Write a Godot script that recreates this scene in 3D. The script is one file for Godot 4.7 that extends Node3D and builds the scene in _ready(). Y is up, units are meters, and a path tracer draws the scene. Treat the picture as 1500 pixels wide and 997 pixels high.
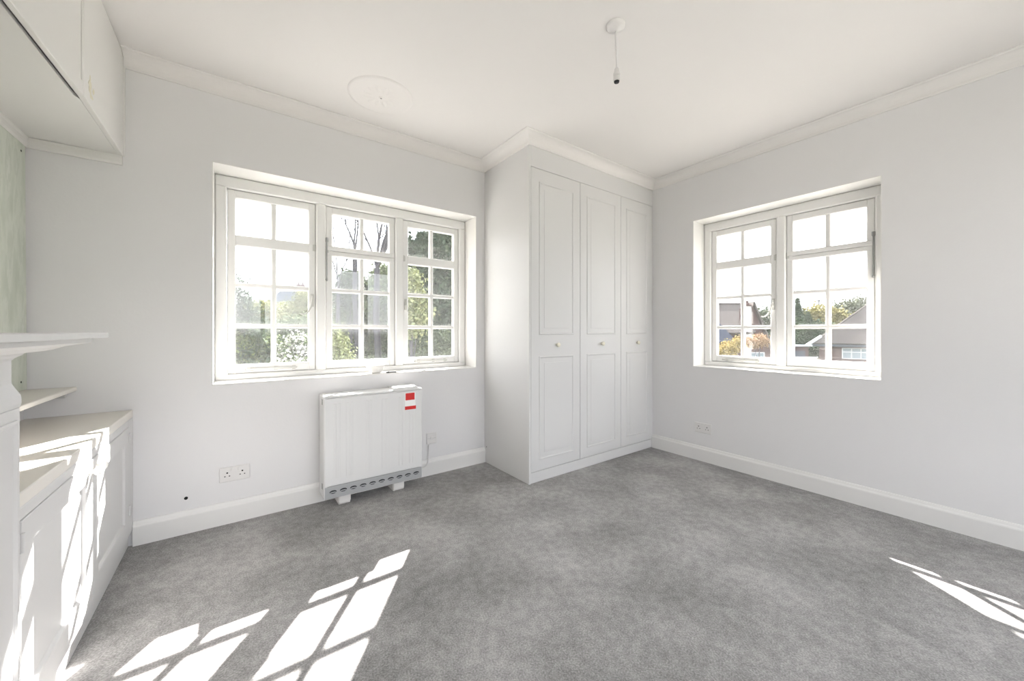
extends Node3D
# A bright empty bedroom: cottage windows in two walls, built-in wardrobe, storage heater, fireplace alcove.
# Metres, y up. Camera stands at the origin; wall_north carries the wide window, wall_east the narrower one.

const ZN := -2.763     # face of wall_north
const XE := 3.255      # face of wall_east
const XW := -0.8085    # face of wall_west (back of the alcove)
const ZS := 1.60       # face of wall_south (behind the camera)
const HC := 2.557      # ceiling
const GROUND := -2.85  # the garden lies a storey below

var rng := RandomNumberGenerator.new()
var M := {}
var used := {}

# ---------------------------------------------------------------- helpers
func begin() -> SurfaceTool:
	var st := SurfaceTool.new()
	st.begin(Mesh.PRIMITIVE_TRIANGLES)
	return st

func tri(st: SurfaceTool, a: Vector3, b: Vector3, c: Vector3, hint: Vector3) -> void:
	var n := (c - a).cross(b - a)
	if n.length_squared() < 1e-16:
		return
	if n.dot(hint) < 0.0:
		var t := b
		b = c
		c = t
		n = -n
	n = n.normalized()
	for p in [a, b, c]:
		st.set_normal(n)
		st.add_vertex(p)

func quad(st: SurfaceTool, a: Vector3, b: Vector3, c: Vector3, d: Vector3, hint: Vector3) -> void:
	tri(st, a, b, c, hint)
	tri(st, a, c, d, hint)

# box with chamfered edges between two corners, optionally placed by a transform
func cbox(st: SurfaceTool, p: Vector3, q: Vector3, ch := 0.002, T := Transform3D()) -> void:
	var lo := p.min(q)
	var hi := p.max(q)
	var sz := hi - lo
	var c := minf(ch, minf(sz.x, minf(sz.y, sz.z)) * 0.45)
	var mid := (lo + hi) * 0.5
	var V := func(s: Vector3, a: int) -> Vector3:
		var r := Vector3()
		for i in 3:
			var inn := 0.0 if i == a else c
			r[i] = hi[i] - inn if s[i] > 0.0 else lo[i] + inn
		return r
	for a in 3:
		var b := (a + 1) % 3
		var e := (a + 2) % 3
		for s in [-1.0, 1.0]:
			var pts := []
			for uv in [[-1.0, -1.0], [1.0, -1.0], [1.0, 1.0], [-1.0, 1.0]]:
				var sg := Vector3()
				sg[a] = s
				sg[b] = uv[0]
				sg[e] = uv[1]
				pts.append(V.call(sg, a))
			var h := Vector3()
			h[a] = s
			quad(st, T * pts[0], T * pts[1], T * pts[2], T * pts[3], T.basis * h)
			if c > 0.0:
				for s2 in [-1.0, 1.0]:
					var s0 := Vector3()
					s0[a] = s
					s0[b] = s2
					s0[e] = -1.0
					var s1 := s0
					s1[e] = 1.0
					var hh := Vector3()
					hh[a] = s
					hh[b] = s2
					quad(st, T * V.call(s0, a), T * V.call(s1, a), T * V.call(s1, b), T * V.call(s0, b), T.basis * hh)
	if c > 0.0:
		for sx in [-1.0, 1.0]:
			for sy in [-1.0, 1.0]:
				for sz2 in [-1.0, 1.0]:
					var sg2 := Vector3(sx, sy, sz2)
					tri(st, T * V.call(sg2, 0), T * V.call(sg2, 1), T * V.call(sg2, 2), T.basis * sg2)

# profile (u = out, v = up) drawn along the local x axis of T from l0 to l1; the ends are mitred by m0, m1 per unit of u
func extrude(st: SurfaceTool, prof: Array, T: Transform3D, l0: float, l1: float, m0 := 0.0, m1 := 0.0) -> void:
	var area := 0.0
	var n := prof.size()
	for i in n:
		var a: Vector2 = prof[i]
		var b: Vector2 = prof[(i + 1) % n]
		area += a.cross(b)
	var sgn := signf(area)
	for i in n:
		var a: Vector2 = prof[i]
		var b: Vector2 = prof[(i + 1) % n]
		var d := b - a
		var nn := Vector2(d.y, -d.x) * sgn
		quad(st, T * Vector3(l0 + m0 * a.x, a.y, a.x), T * Vector3(l1 + m1 * a.x, a.y, a.x), T * Vector3(l1 + m1 * b.x, b.y, b.x), T * Vector3(l0 + m0 * b.x, b.y, b.x), T.basis * Vector3(0, nn.y, nn.x))
	var ids := Geometry2D.triangulate_polygon(PackedVector2Array(prof))
	for k in range(0, ids.size(), 3):
		for e in [[l0, m0, -1.0], [l1, m1, 1.0]]:
			var q := []
			for j in 3:
				var w: Vector2 = prof[ids[k + j]]
				q.append(T * Vector3(e[0] + e[1] * w.x, w.y, w.x))
			tri(st, q[0], q[1], q[2], T.basis * Vector3(e[2], 0, 0))

# rectangular ring in the local xy plane (centre at the origin); prof holds (inset, height along z); fill closes the last ring
func ring(st: SurfaceTool, T: Transform3D, w: float, h: float, prof: Array, fill := false) -> void:
	var C := func(p: Vector2, i: int) -> Vector3:
		var sx: float = [-1.0, 1.0, 1.0, -1.0][i]
		var sy: float = [-1.0, -1.0, 1.0, 1.0][i]
		return T * Vector3(sx * (w * 0.5 - p.x), sy * (h * 0.5 - p.y * 0.0 - p.x), p.y)
	for k in prof.size() - 1:
		var a: Vector2 = prof[k]
		var b: Vector2 = prof[k + 1]
		for i in 4:
			var j := (i + 1) % 4
			var side: Vector3 = [Vector3(0, -1, 0), Vector3(1, 0, 0), Vector3(0, 1, 0), Vector3(-1, 0, 0)][i]
			var d := b - a
			quad(st, C.call(a, i), C.call(a, j), C.call(b, j), C.call(b, i), T.basis * (side * d.y + Vector3(0, 0, 1) * maxf(d.x, 0.0005)))
	if fill:
		var l: Vector2 = prof[-1]
		quad(st, C.call(l, 0), C.call(l, 1), C.call(l, 2), C.call(l, 3), T.basis * Vector3(0, 0, 1))

# profile of (radius, y) from bottom to top turned round the local y axis
func lathe(st: SurfaceTool, prof: Array, T := Transform3D(), seg := 24) -> void:
	var NB := T.basis.inverse().transposed()
	var nrm := []
	for i in prof.size():
		var a: Vector2 = prof[maxi(i - 1, 0)]
		var b: Vector2 = prof[mini(i + 1, prof.size() - 1)]
		nrm.append(Vector2(b.y - a.y, a.x - b.x).normalized())
	for i in prof.size() - 1:
		for s in seg:
			var t0 := TAU * s / seg
			var t1 := TAU * (s + 1) / seg
			var vs := []
			var ns := []
			for e in [[i, t0], [i, t1], [i + 1, t1], [i + 1, t0]]:
				var p: Vector2 = prof[e[0]]
				var n2: Vector2 = nrm[e[0]]
				vs.append(T * Vector3(p.x * cos(e[1]), p.y, p.x * sin(e[1])))
				ns.append((NB * Vector3(n2.x * cos(e[1]), n2.y, n2.x * sin(e[1]))).normalized())
			for o in [[0, 1, 2], [0, 2, 3]]:
				var a3: Vector3 = vs[o[0]]
				var fn: Vector3 = (vs[o[2]] - a3).cross(vs[o[1]] - a3)
				var ord: Array = o if fn.dot(ns[o[0]]) >= 0.0 else [o[0], o[2], o[1]]
				for k in ord:
					st.set_normal(ns[k])
					st.add_vertex(vs[k])

func tube(st: SurfaceTool, pts: Array, rad: Array, seg := 8) -> void:
	var rings := []
	var side := Vector3.ZERO
	for i in pts.size():
		var d: Vector3 = (pts[mini(i + 1, pts.size() - 1)] - pts[maxi(i - 1, 0)]).normalized()
		if side == Vector3.ZERO:
			side = d.cross(Vector3.UP if absf(d.y) < 0.9 else Vector3.RIGHT).normalized()
		side = (side - d * side.dot(d)).normalized()
		var up := d.cross(side)
		var r: Array = []
		for s in seg:
			var t := TAU * s / seg
			r.append([side * cos(t) + up * sin(t), pts[i]])
		rings.append(r)
	for i in pts.size() - 1:
		for s in seg:
			var s1 := (s + 1) % seg
			var q := []
			for e in [[i, s], [i, s1], [i + 1, s1], [i + 1, s]]:
				var n: Vector3 = rings[e[0]][e[1]][0]
				q.append([n, rings[e[0]][e[1]][1] + n * rad[mini(e[0], rad.size() - 1)]])
			for o in [[0, 2, 1], [0, 3, 2]]:
				for k in o:
					st.set_normal(q[k][0])
					st.add_vertex(q[k][1])
	for e in [[0, -1.0], [pts.size() - 1, 1.0]]:
		var d2: Vector3 = (pts[pts.size() - 1] - pts[pts.size() - 2]) if e[1] > 0.0 else (pts[0] - pts[1])
		for s in range(1, seg - 1):
			var r0: float = rad[mini(e[0], rad.size() - 1)]
			tri(st, pts[e[0]] + rings[e[0]][0][0] * r0, pts[e[0]] + rings[e[0]][s][0] * r0, pts[e[0]] + rings[e[0]][s + 1][0] * r0, d2)

func ball(st: SurfaceTool, at: Vector3, r: Vector3, seg := 14) -> void:
	var prof := []
	for i in 11:
		var t := PI * (i / 10.0) - PI / 2
		prof.append(Vector2(maxf(cos(t), 0.001), sin(t)))
	lathe(st, prof, Transform3D(Basis().scaled(r), at), seg)

func numbered(s: String) -> String:
	if not used.has(s):
		used[s] = 0
		return s
	used[s] += 1
	return "%s_%03d" % [s, used[s]]

func part(called: String, st: SurfaceTool, m: Material, parent: Node3D, label := "") -> MeshInstance3D:
	var o := MeshInstance3D.new()
	o.name = called
	o.mesh = st.commit()
	o.material_override = m
	if label != "":
		o.set_meta("label", label)
	parent.add_child(o, true)
	return o

func thing(called: String, label: String, category: String, at := Vector3.ZERO, turn := 0.0, group := "") -> Node3D:
	var o := Node3D.new()
	o.name = numbered(called)
	add_child(o, true)
	o.position = at
	o.rotation.y = turn
	o.set_meta("label", label)
	o.set_meta("category", category)
	if group != "":
		o.set_meta("group", group)
	return o

func struct(called: String, label: String, category: String, st: SurfaceTool, m: Material) -> MeshInstance3D:
	var o := part(called, st, m, self, label)
	o.set_meta("category", category)
	o.set_meta("kind", "structure")
	return o

func mat(c: Color, rough := 0.6, spec := 0.5) -> StandardMaterial3D:
	var m := StandardMaterial3D.new()
	m.albedo_color = c
	m.roughness = rough
	m.metallic_specular = spec
	return m

func noise_tex(freq: float, size: int, ramp: Array, sd := 1, normal := 0.0, oct := 4) -> NoiseTexture2D:
	var n := FastNoiseLite.new()
	n.seed = sd
	n.frequency = freq
	n.fractal_octaves = oct
	var t := NoiseTexture2D.new()
	t.width = size
	t.height = size
	t.seamless = true
	t.noise = n
	if normal > 0.0:
		t.as_normal_map = true
		t.bump_strength = normal
	elif ramp.size():
		var g := Gradient.new()
		g.offsets = PackedFloat32Array(ramp.map(func(e): return e[0]))
		g.colors = PackedColorArray(ramp.map(func(e): return e[1]))
		t.color_ramp = g
	return t

func tri_map(m: StandardMaterial3D, per_metre: float) -> void:
	m.uv1_triplanar = true
	m.uv1_scale = Vector3.ONE * per_metre

# ---------------------------------------------------------------- materials
func make_materials() -> void:
	M.wall = mat(Color(0.872, 0.866, 0.866), 0.85, 0.3)
	M.wall.normal_enabled = true
	M.wall.normal_texture = noise_tex(0.06, 256, [], 3, 1.2)
	M.wall.normal_scale = 0.12
	tri_map(M.wall, 3.0)
	M.ceiling = mat(Color(0.88, 0.868, 0.858), 0.9, 0.2)
	M.trim = mat(Color(0.885, 0.878, 0.868), 0.38)
	M.joinery = mat(Color(0.828, 0.824, 0.82), 0.42)
	M.old_white = mat(Color(0.875, 0.868, 0.855), 0.5)
	M.cream = mat(Color(0.885, 0.868, 0.84), 0.5)
	M.window_paint = mat(Color(0.905, 0.90, 0.89), 0.4)
	M.knob = mat(Color(0.89, 0.87, 0.80), 0.25)
	M.porcelain = mat(Color(0.93, 0.92, 0.90), 0.15)
	M.plastic = mat(Color(0.86, 0.85, 0.843), 0.35)
	M.hole = mat(Color(0.05, 0.048, 0.045), 0.9)
	M.steel = mat(Color(0.60, 0.60, 0.59), 0.35)
	M.steel.metallic = 0.6
	M.iron = mat(Color(0.22, 0.22, 0.225), 0.6)
	M.stay = mat(Color(0.78, 0.775, 0.755), 0.4)
	M.heater = mat(Color(0.85, 0.848, 0.845), 0.4)
	M.grille = mat(Color(0.64, 0.645, 0.65), 0.5)
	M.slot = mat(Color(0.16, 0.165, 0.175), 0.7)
	M.red = mat(Color(0.80, 0.13, 0.11), 0.45)
	M.paper = mat(Color(0.93, 0.93, 0.92), 0.6)
	M.stain = mat(Color(0.86, 0.84, 0.76), 0.8)
	M.glass = mat(Color(1, 1, 1, 0.04), 0.0)
	M.glass.transparency = BaseMaterial3D.TRANSPARENCY_ALPHA
	M.far_glass = mat(Color(0.42, 0.47, 0.50), 0.08)
	# sage-green scraped plaster board of the alcove
	M.green = mat(Color.WHITE, 0.7)
	var gt := noise_tex(0.006, 512, [[0.0, Color(0.74, 0.765, 0.71)], [0.35, Color(0.785, 0.805, 0.755)], [0.55, Color(0.82, 0.835, 0.79)], [0.75, Color(0.77, 0.79, 0.74)], [1.0, Color(0.85, 0.86, 0.825)]], 21, 0.0, 5)
	(gt.noise as FastNoiseLite).domain_warp_enabled = true
	(gt.noise as FastNoiseLite).domain_warp_amplitude = 60.0
	M.green.albedo_texture = gt
	tri_map(M.green, 1.4)
	M.green.uv1_scale = Vector3(1.4, 0.9, 3.2)
	# carpet: short pile, brushed patches and a fine grain
	M.carpet = mat(Color.WHITE, 1.0, 0.1)
	M.carpet.albedo_texture = carpet_texture()
	tri_map(M.carpet, 1.0 / 5.0)
	M.carpet.uv1_offset = Vector3(0.24, 0.0, 0.63)
	M.carpet.rim_enabled = true
	M.carpet.rim = 0.25
	M.carpet.rim_tint = 0.8
	# outdoors
	M.bark = mat(Color(0.31, 0.31, 0.325), 1.0, 0.08)
	M.bark.albedo_texture = noise_tex(0.03, 128, [[0.0, Color(0.75, 0.75, 0.8)], [1.0, Color(1.0, 0.97, 0.94)]], 5)
	tri_map(M.bark, 1.5)
	M.tile = mat(Color(0.355, 0.342, 0.338), 1.0, 0.08)
	M.tile.albedo_texture = noise_tex(0.05, 256, [[0.0, Color(0.72, 0.7, 0.7)], [0.5, Color(0.9, 0.88, 0.86)], [1.0, Color(1, 0.97, 0.93)]], 8)
	tri_map(M.tile, 0.5)
	M.brick = mat(Color(0.365, 0.305, 0.30), 1.0, 0.08)
	M.brick.albedo_texture = noise_tex(0.12, 256, [[0.0, Color(0.75, 0.72, 0.72)], [1.0, Color(1, 0.97, 0.95)]], 9)
	tri_map(M.brick, 0.6)
	M.render = mat(Color(0.66, 0.64, 0.64), 1.0, 0.1)
	M.slate = mat(Color(0.30, 0.315, 0.34), 1.0, 0.08)
	M.dark_slate = mat(Color(0.22, 0.235, 0.275), 1.0, 0.08)
	M.frame_far = mat(Color(0.68, 0.69, 0.71), 0.5)
	M.gravel = mat(Color(0.74, 0.73, 0.715), 1.0)  # pale, for the added ground that reflects light indoors
	M.gravel.albedo_texture = noise_tex(0.15, 256, [[0.0, Color(0.8, 0.79, 0.77)], [1.0, Color(1, 1, 0.98)]], 12)
	tri_map(M.gravel, 0.3)
	M.lawn = mat(Color(0.22, 0.25, 0.15), 1.0)
	M.lawn.albedo_texture = noise_tex(0.02, 256, [[0.0, Color(0.75, 0.78, 0.65)], [1.0, Color(1, 1, 0.95)]], 13)
	tri_map(M.lawn, 0.15)
	M.leaf = mat(Color.WHITE, 0.9, 0.12)
	M.leaf.vertex_color_use_as_albedo = true
	M.leaf.cull_mode = BaseMaterial3D.CULL_DISABLED
	M.leaf.backlight_enabled = true
	M.leaf.backlight = Color(0.2, 0.22, 0.12)

func carpet_texture() -> ImageTexture:
	var S := 2048
	var get := func(freq: float, sd: int, oct: int, warp: float) -> PackedByteArray:
		var n := FastNoiseLite.new()
		n.seed = sd
		n.frequency = freq
		n.fractal_octaves = oct
		n.noise_type = FastNoiseLite.TYPE_SIMPLEX_SMOOTH
		if warp > 0.0:
			n.domain_warp_enabled = true
			n.domain_warp_amplitude = warp
			n.domain_warp_frequency = freq * 2.0
		var im := n.get_image(S, S, false, false, true)
		im.convert(Image.FORMAT_L8)
		return im.get_data()
	var big: PackedByteArray = get.call(0.0045, 4, 5, 70.0)
	var mid: PackedByteArray = get.call(0.045, 7, 4, 0.0)
	var fine: PackedByteArray = get.call(0.33, 11, 2, 0.0)
	var out := PackedByteArray()
	out.resize(S * S * 3)
	for i in S * S:
		var v := 151.0 + (big[i] - 128) * 0.18 + (mid[i] - 128) * 0.11 + (fine[i] - 128) * 0.27
		var b := clampi(int(v), 0, 255)
		out[i * 3] = b
		out[i * 3 + 1] = clampi(int(v * 0.985), 0, 255)
		out[i * 3 + 2] = clampi(int(v * 0.975), 0, 255)
	return ImageTexture.create_from_image(Image.create_from_data(S, S, false, Image.FORMAT_RGB8, out))

# ---------------------------------------------------------------- camera, sky, sun
func make_view() -> void:
	var cam := Camera3D.new()
	cam.name = "camera"
	cam.projection = Camera3D.PROJECTION_FRUSTUM
	cam.near = 0.05
	cam.far = 400.0
	cam.size = 0.05 * 997.0 / 551.4
	cam.frustum_offset = Vector2(0, -0.05 * 13.24 / 551.4)
	cam.position = Vector3(0, 1.12, 0)
	cam.rotation.y = -deg_to_rad(36.05)
	add_child(cam)
	cam.current = true
	var env := Environment.new()
	env.background_mode = Environment.BG_SKY
	var sm := ProceduralSkyMaterial.new()
	sm.sky_top_color = Color(0.93, 0.96, 1.0)
	sm.sky_horizon_color = Color(1.0, 1.0, 1.0)
	sm.ground_bottom_color = Color(0.55, 0.55, 0.5)
	sm.ground_horizon_color = Color(0.9, 0.9, 0.88)
	sm.sun_angle_max = 1.0
	sm.sky_energy_multiplier = 2.3
	sm.ground_energy_multiplier = 1.0
	var sky := Sky.new()
	sky.sky_material = sm
	env.sky = sky
	env.tonemap_mode = Environment.TONE_MAPPER_LINEAR
	env.tonemap_exposure = 0.80
	env.sdfgi_enabled = true
	env.ssao_enabled = true
	env.ssil_enabled = true
	var we := WorldEnvironment.new()
	we.name = "world"
	we.environment = env
	add_child(we)
	var sun := DirectionalLight3D.new()
	sun.name = "sun"
	sun.light_color = Color(1.0, 0.988, 0.972)
	sun.light_energy = 26.0
	sun.light_angular_distance = 0.55
	sun.shadow_enabled = true
	sun.sky_mode = DirectionalLight3D.SKY_MODE_LIGHT_ONLY
	add_child(sun)
	sun.look_at_from_position(Vector3.ZERO, Vector3(-0.722, -0.917, 1.0), Vector3.UP)

# ---------------------------------------------------------------- room shell
func wall_with_hole(st: SurfaceTool, T: Transform3D, l: float, h: float, t: float, hx0: float, hx1: float, hy0: float, hy1: float) -> void:
	# local: x along the wall, y up, z towards the room; the face is at z = 0
	cbox(st, Vector3(0, -0.2, -t), Vector3(l, hy0, 0), 0.0, T)
	cbox(st, Vector3(0, hy1, -t), Vector3(l, h, 0), 0.0, T)
	cbox(st, Vector3(0, hy0, -t), Vector3(hx0, hy1, 0), 0.0, T)
	cbox(st, Vector3(hx1, hy0, -t), Vector3(l, hy1, 0), 0.0, T)

func cornice_profile() -> Array:
	var p := [Vector2(0, HC), Vector2(0, 2.484), Vector2(0.008, 2.484), Vector2(0.010, 2.490)]
	for i in 9:
		var t := (PI / 2) * i / 8.0
		p.append(Vector2(0.012 + 0.062 * (1.0 - cos(t)), 2.492 + 0.055 * sin(t)))
	p.append_array([Vector2(0.076, 2.549), Vector2(0.082, 2.551), Vector2(0.082, HC)])
	return p

func skirting_profile() -> Array:
	return [Vector2(0, 0), Vector2(0.019, 0), Vector2(0.019, 0.098), Vector2(0.017, 0.104), Vector2(0.012, 0.110), Vector2(0.009, 0.119), Vector2(0.006, 0.125), Vector2(0, 0.126)]

# frames whose local x runs along a wall and local z into the room
func face_n() -> Transform3D:
	return Transform3D(Basis(), Vector3(0, 0, ZN))

func face_e() -> Transform3D:
	return Transform3D(Basis(Vector3(0, 0, 1), Vector3.UP, Vector3(-1, 0, 0)), Vector3(XE, 0, 0))

func make_shell() -> void:
	var st := begin()
	cbox(st, Vector3(XW - 0.3, -0.2, ZN - 0.3), Vector3(XE + 0.3, 0.0, ZS + 0.3), 0.0)
	struct("floor", "mid-grey short-pile carpet with brushed lighter patches across the whole room", "floor", st, M.carpet)
	st = begin()
	cbox(st, Vector3(XW - 0.3, HC, ZN - 0.3), Vector3(XE + 0.3, HC + 0.2, ZS + 0.3), 0.0)
	struct("ceiling", "plain off-white painted ceiling", "ceiling", st, M.ceiling)
	st = begin()
	wall_with_hole(st, Transform3D(Basis(), Vector3(XW - 0.3, 0, ZN)), XE - XW + 0.6, HC, 0.30, -0.121 - XW + 0.3, 1.637 - XW + 0.3, 0.808, 2.098)
	struct("wall_north", "pale grey wall with the wide three-light window and the heater", "wall", st, M.wall)
	st = begin()
	wall_with_hole(st, Transform3D(Basis(Vector3(0, 0, 1), Vector3.UP, Vector3(-1, 0, 0)), Vector3(XE, 0, ZN)), ZS - ZN, HC, 0.30, -1.751 - ZN, -0.543 - ZN, 0.808, 2.098)
	struct("wall_east", "pale grey wall with the two-light window right of the wardrobe", "wall", st, M.wall)
	st = begin()
	cbox(st, Vector3(XW - 0.3, -0.2, ZN), Vector3(XW, HC, ZS), 0.0)
	cbox(st, Vector3(XW, -0.2, -1.44), Vector3(-0.46, HC, 0.05), 0.0)
	struct("wall_west", "fireplace wall with the chimney breast and the alcove beside it", "wall", st, M.wall)
	st = begin()
	wall_with_hole(st, Transform3D(Basis(Vector3(-1, 0, 0), Vector3.UP, Vector3(0, 0, -1)), Vector3(XE + 0.3, 0, ZS)), XE - XW + 0.6, HC, 0.30, 0.60, 4.10, 0.3, 2.35)
	struct("wall_south", "pale grey wall behind the camera", "wall", st, M.wall)
	# the roof's overhang outside both windows cuts the high sun
	st = begin()
	cbox(st, Vector3(XW - 0.72, 2.288, ZN - 0.72), Vector3(XE + 0.72, 2.43, ZN - 0.30), 0.01)
	cbox(st, Vector3(XE + 0.30, 2.288, ZN - 0.30), Vector3(XE + 0.72, 2.43, ZS + 0.3), 0.01)
	struct("roof_eaves", "roof overhang outside above both windows", "eaves", st, M.old_white)
	# skirtings
	st = begin()
	extrude(st, skirting_profile(), face_n(), -0.444, 1.717)
	struct("baseboard_north", "white skirting board under the wide window behind the heater", "skirting", st, M.trim)
	st = begin()
	extrude(st, skirting_profile(), face_e(), -2.148, ZS)
	struct("baseboard_east", "white skirting board right of the wardrobe below the two-light window", "skirting", st, M.trim)
	# coving
	st = begin()
	extrude(st, cornice_profile(), face_n(), -0.476, 1.717, 0.0, -1.0)
	struct("trim_1", "white coving along the top of the wide window's wall", "coving", st, M.ceiling)
	st = begin()
	extrude(st, cornice_profile(), face_e(), -2.148, ZS, 1.0, 0.0)
	struct("trim_2", "white coving along the top of the two-light window's wall", "coving", st, M.ceiling)

# ---------------------------------------------------------------- windows
# local frame: x along the wall seen from the room, y up, z into the room; wall face at z = 0
func make_window(called: String, label: String, T: Transform3D, w: float, lights: int, vents: Array, hands: Array) -> void:
	var root := Node3D.new()
	root.name = called
	add_child(root)
	root.transform = T
	root.set_meta("label", label)
	root.set_meta("category", "window")
	root.set_meta("kind", "structure")
	var y0 := 0.812
	var y1 := 2.094
	var zf := -0.185       # face of the fixed frame
	var zb := -0.285
	var st := begin()      # plastered reveal, painted white
	for s in [[Vector3(-0.004, y0, -0.30), Vector3(0, y1, 0.0)], [Vector3(w, y0, -0.30), Vector3(w + 0.004, y1, 0.0)], [Vector3(-0.004, y1, -0.30), Vector3(w + 0.004, y1 + 0.004, 0.0)]]:
		cbox(st, s[0], s[1], 0.0)
	part("reveal", st, M.old_white, root)
	st = begin()
	cbox(st, Vector3(-0.004, y0 - 0.004, -0.30), Vector3(w + 0.004, y0 + 0.004, 0.003), 0.002)
	part("sill_board", st, M.trim, root)
	# fixed frame
	var jw := 0.060
	var mw := 0.0635
	var lw := (w - 2 * jw - (lights - 1) * mw) / lights
	st = begin()
	cbox(st, Vector3(0, 2.02, zb), Vector3(w, y1, zf), 0.008)
	cbox(st, Vector3(0, y0, zb), Vector3(w, 0.851, zf), 0.008)
	cbox(st, Vector3(0, 0.84, zb), Vector3(jw, 2.03, zf - 0.001), 0.008)
	cbox(st, Vector3(w - jw, 0.84, zb), Vector3(w, 2.03, zf - 0.001), 0.008)
	part("frame", st, M.window_paint, root)
	for k in lights - 1:
		st = begin()
		var mx := jw + (k + 1) * lw + k * mw
		cbox(st, Vector3(mx, 0.845, zb), Vector3(mx + mw, 2.026, zf - 0.001), 0.008)
		part("mullion", st, M.window_paint, root)
	for k in lights:
		make_casement(root, jw + k * (lw + mw), lw, vents[k], hands[k])

func make_casement(root: Node3D, x0: float, lw: float, vent: int, hand: String) -> void:
	var g := 0.0015
	var a := x0 + g
	var b := x0 + lw - g
	var yb := 0.8525
	var yt := 2.0185
	var zf := -0.203
	var zb := -0.247
	var sw := 0.043
	var ph := (yt - yb - 0.050 - 0.055 - 0.070 - 0.060) / 4.0
	var r3 := yb + 0.055 + ph             # bottom of the lowest bar
	var r2 := r3 + 0.030 + ph
	var tr := r2 + 0.030 + ph             # bottom of the thick rail
	var st := begin()
	cbox(st, Vector3(a, yb, zb), Vector3(a + sw, yt, zf), 0.005)
	cbox(st, Vector3(b - sw, yb, zb), Vector3(b, yt, zf), 0.005)
	cbox(st, Vector3(a + sw - 0.004, yb, zb + 0.0006), Vector3(b - sw + 0.004, yb + 0.055, zf - 0.0006), 0.005)
	cbox(st, Vector3(a + sw - 0.004, yt - 0.05, zb + 0.0006), Vector3(b - sw + 0.004, yt, zf - 0.0006), 0.005)
	var cas := part("casement", st, M.window_paint, root)
	st = begin()
	if vent != 0:         # top light closes on the casement below: a real joint and a drip lip
		cbox(st, Vector3(a + 0.002, tr, zb), Vector3(b - 0.002, tr + 0.034, zf + 0.002), 0.004)
		cbox(st, Vector3(a + 0.002, tr + 0.037, zb), Vector3(b - 0.002, tr + 0.070, zf + 0.006), 0.005)
	else:
		cbox(st, Vector3(a + sw - 0.004, tr, zb), Vector3(b - sw + 0.004, tr + 0.070, zf - 0.001), 0.006)
	part("transom_rail", st, M.window_paint, cas)
	var mx := (a + b) * 0.5
	st = begin()
	cbox(st, Vector3(mx - 0.015, yb + 0.05, zb + 0.004), Vector3(mx + 0.015, yt - 0.045, zf - 0.006), 0.006)
	part("glazing_bar", st, M.window_paint, cas)
	for y in [r3, r2]:
		st = begin()
		cbox(st, Vector3(a + sw - 0.004, y, zb + 0.005), Vector3(b - sw + 0.004, y + 0.03, zf - 0.007), 0.006)
		part("glazing_bar", st, M.window_paint, cas)
	for y in [yb + 0.055, r3 + 0.03, r2 + 0.03, tr + 0.07]:
		for c in [[a + sw, mx - 0.015], [mx + 0.015, b - sw]]:
			st = begin()
			cbox(st, Vector3(c[0] - 0.003, y - 0.003, -0.2305), Vector3(c[1] + 0.003, y + ph + 0.003, -0.2265), 0.0)
			part("pane", st, M.glass, cas)
	# ironmongery
	var fx := (b - sw * 0.5) if hand == "right" else (a + sw * 0.5)
	var dir := -1.0 if hand == "right" else 1.0
	if hand != "":
		st = begin()
		var hy := r2 - 0.075
		cbox(st, Vector3(fx - 0.011, hy - 0.035, zf - 0.001), Vector3(fx + 0.011, hy + 0.055, zf + 0.005), 0.002)
		cbox(st, Vector3(fx - 0.007, hy + 0.002, zf + 0.004), Vector3(fx + 0.007, hy + 0.026, zf + 0.026), 0.003)
		if hand == "stub":
			tube(st, [Vector3(fx, hy + 0.04, zf + 0.022), Vector3(fx, hy, zf + 0.026), Vector3(fx + 0.003, hy - 0.05, zf + 0.027)], [0.0065, 0.006, 0.005], 8)
		else:
			tube(st, [Vector3(fx, hy + 0.04, zf + 0.024), Vector3(fx + dir * 0.004, hy + 0.005, zf + 0.028), Vector3(fx + dir * 0.012, hy - 0.04, zf + 0.03), Vector3(fx + dir * 0.03, hy - 0.075, zf + 0.032), Vector3(fx + dir * 0.058, hy - 0.092, zf + 0.034), Vector3(fx + dir * 0.075, hy - 0.086, zf + 0.034)], [0.0065, 0.0065, 0.006, 0.005, 0.0045, 0.006], 8)
		part("fastener_handle", st, M.stay, cas)
		# stay along the bottom rail
		st = begin()
		var sx := a + 0.10
		var sy := yb + 0.024
		cbox(st, Vector3(sx, sy - 0.006, zf + 0.010), Vector3(sx + 0.285, sy + 0.006, zf + 0.016), 0.002)
		for k in [0.02, 0.15, 0.255]:
			cbox(st, Vector3(sx + k, sy - 0.012, zf - 0.001), Vector3(sx + k + 0.022, sy + 0.012, zf + 0.010), 0.003)
		ball(st, Vector3(sx, sy, zf + 0.013), Vector3(0.010, 0.009, 0.006), 8)
		part("stay", st, M.stay, cas)
	# butt hinges on the opposite stile
	for y in [tr + 0.02]:
		st = begin()
		var hx := b - 0.004 if hand == "right" else a + 0.004
		cbox(st, Vector3(hx - 0.014, y, zf - 0.001), Vector3(hx + 0.014, y + 0.045, zf + 0.003), 0.001)
		tube(st, [Vector3(hx, y - 0.002, zf + 0.004), Vector3(hx, y + 0.047, zf + 0.004)], [0.004], 8)
		part("hinge", st, M.stay, cas)
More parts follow.
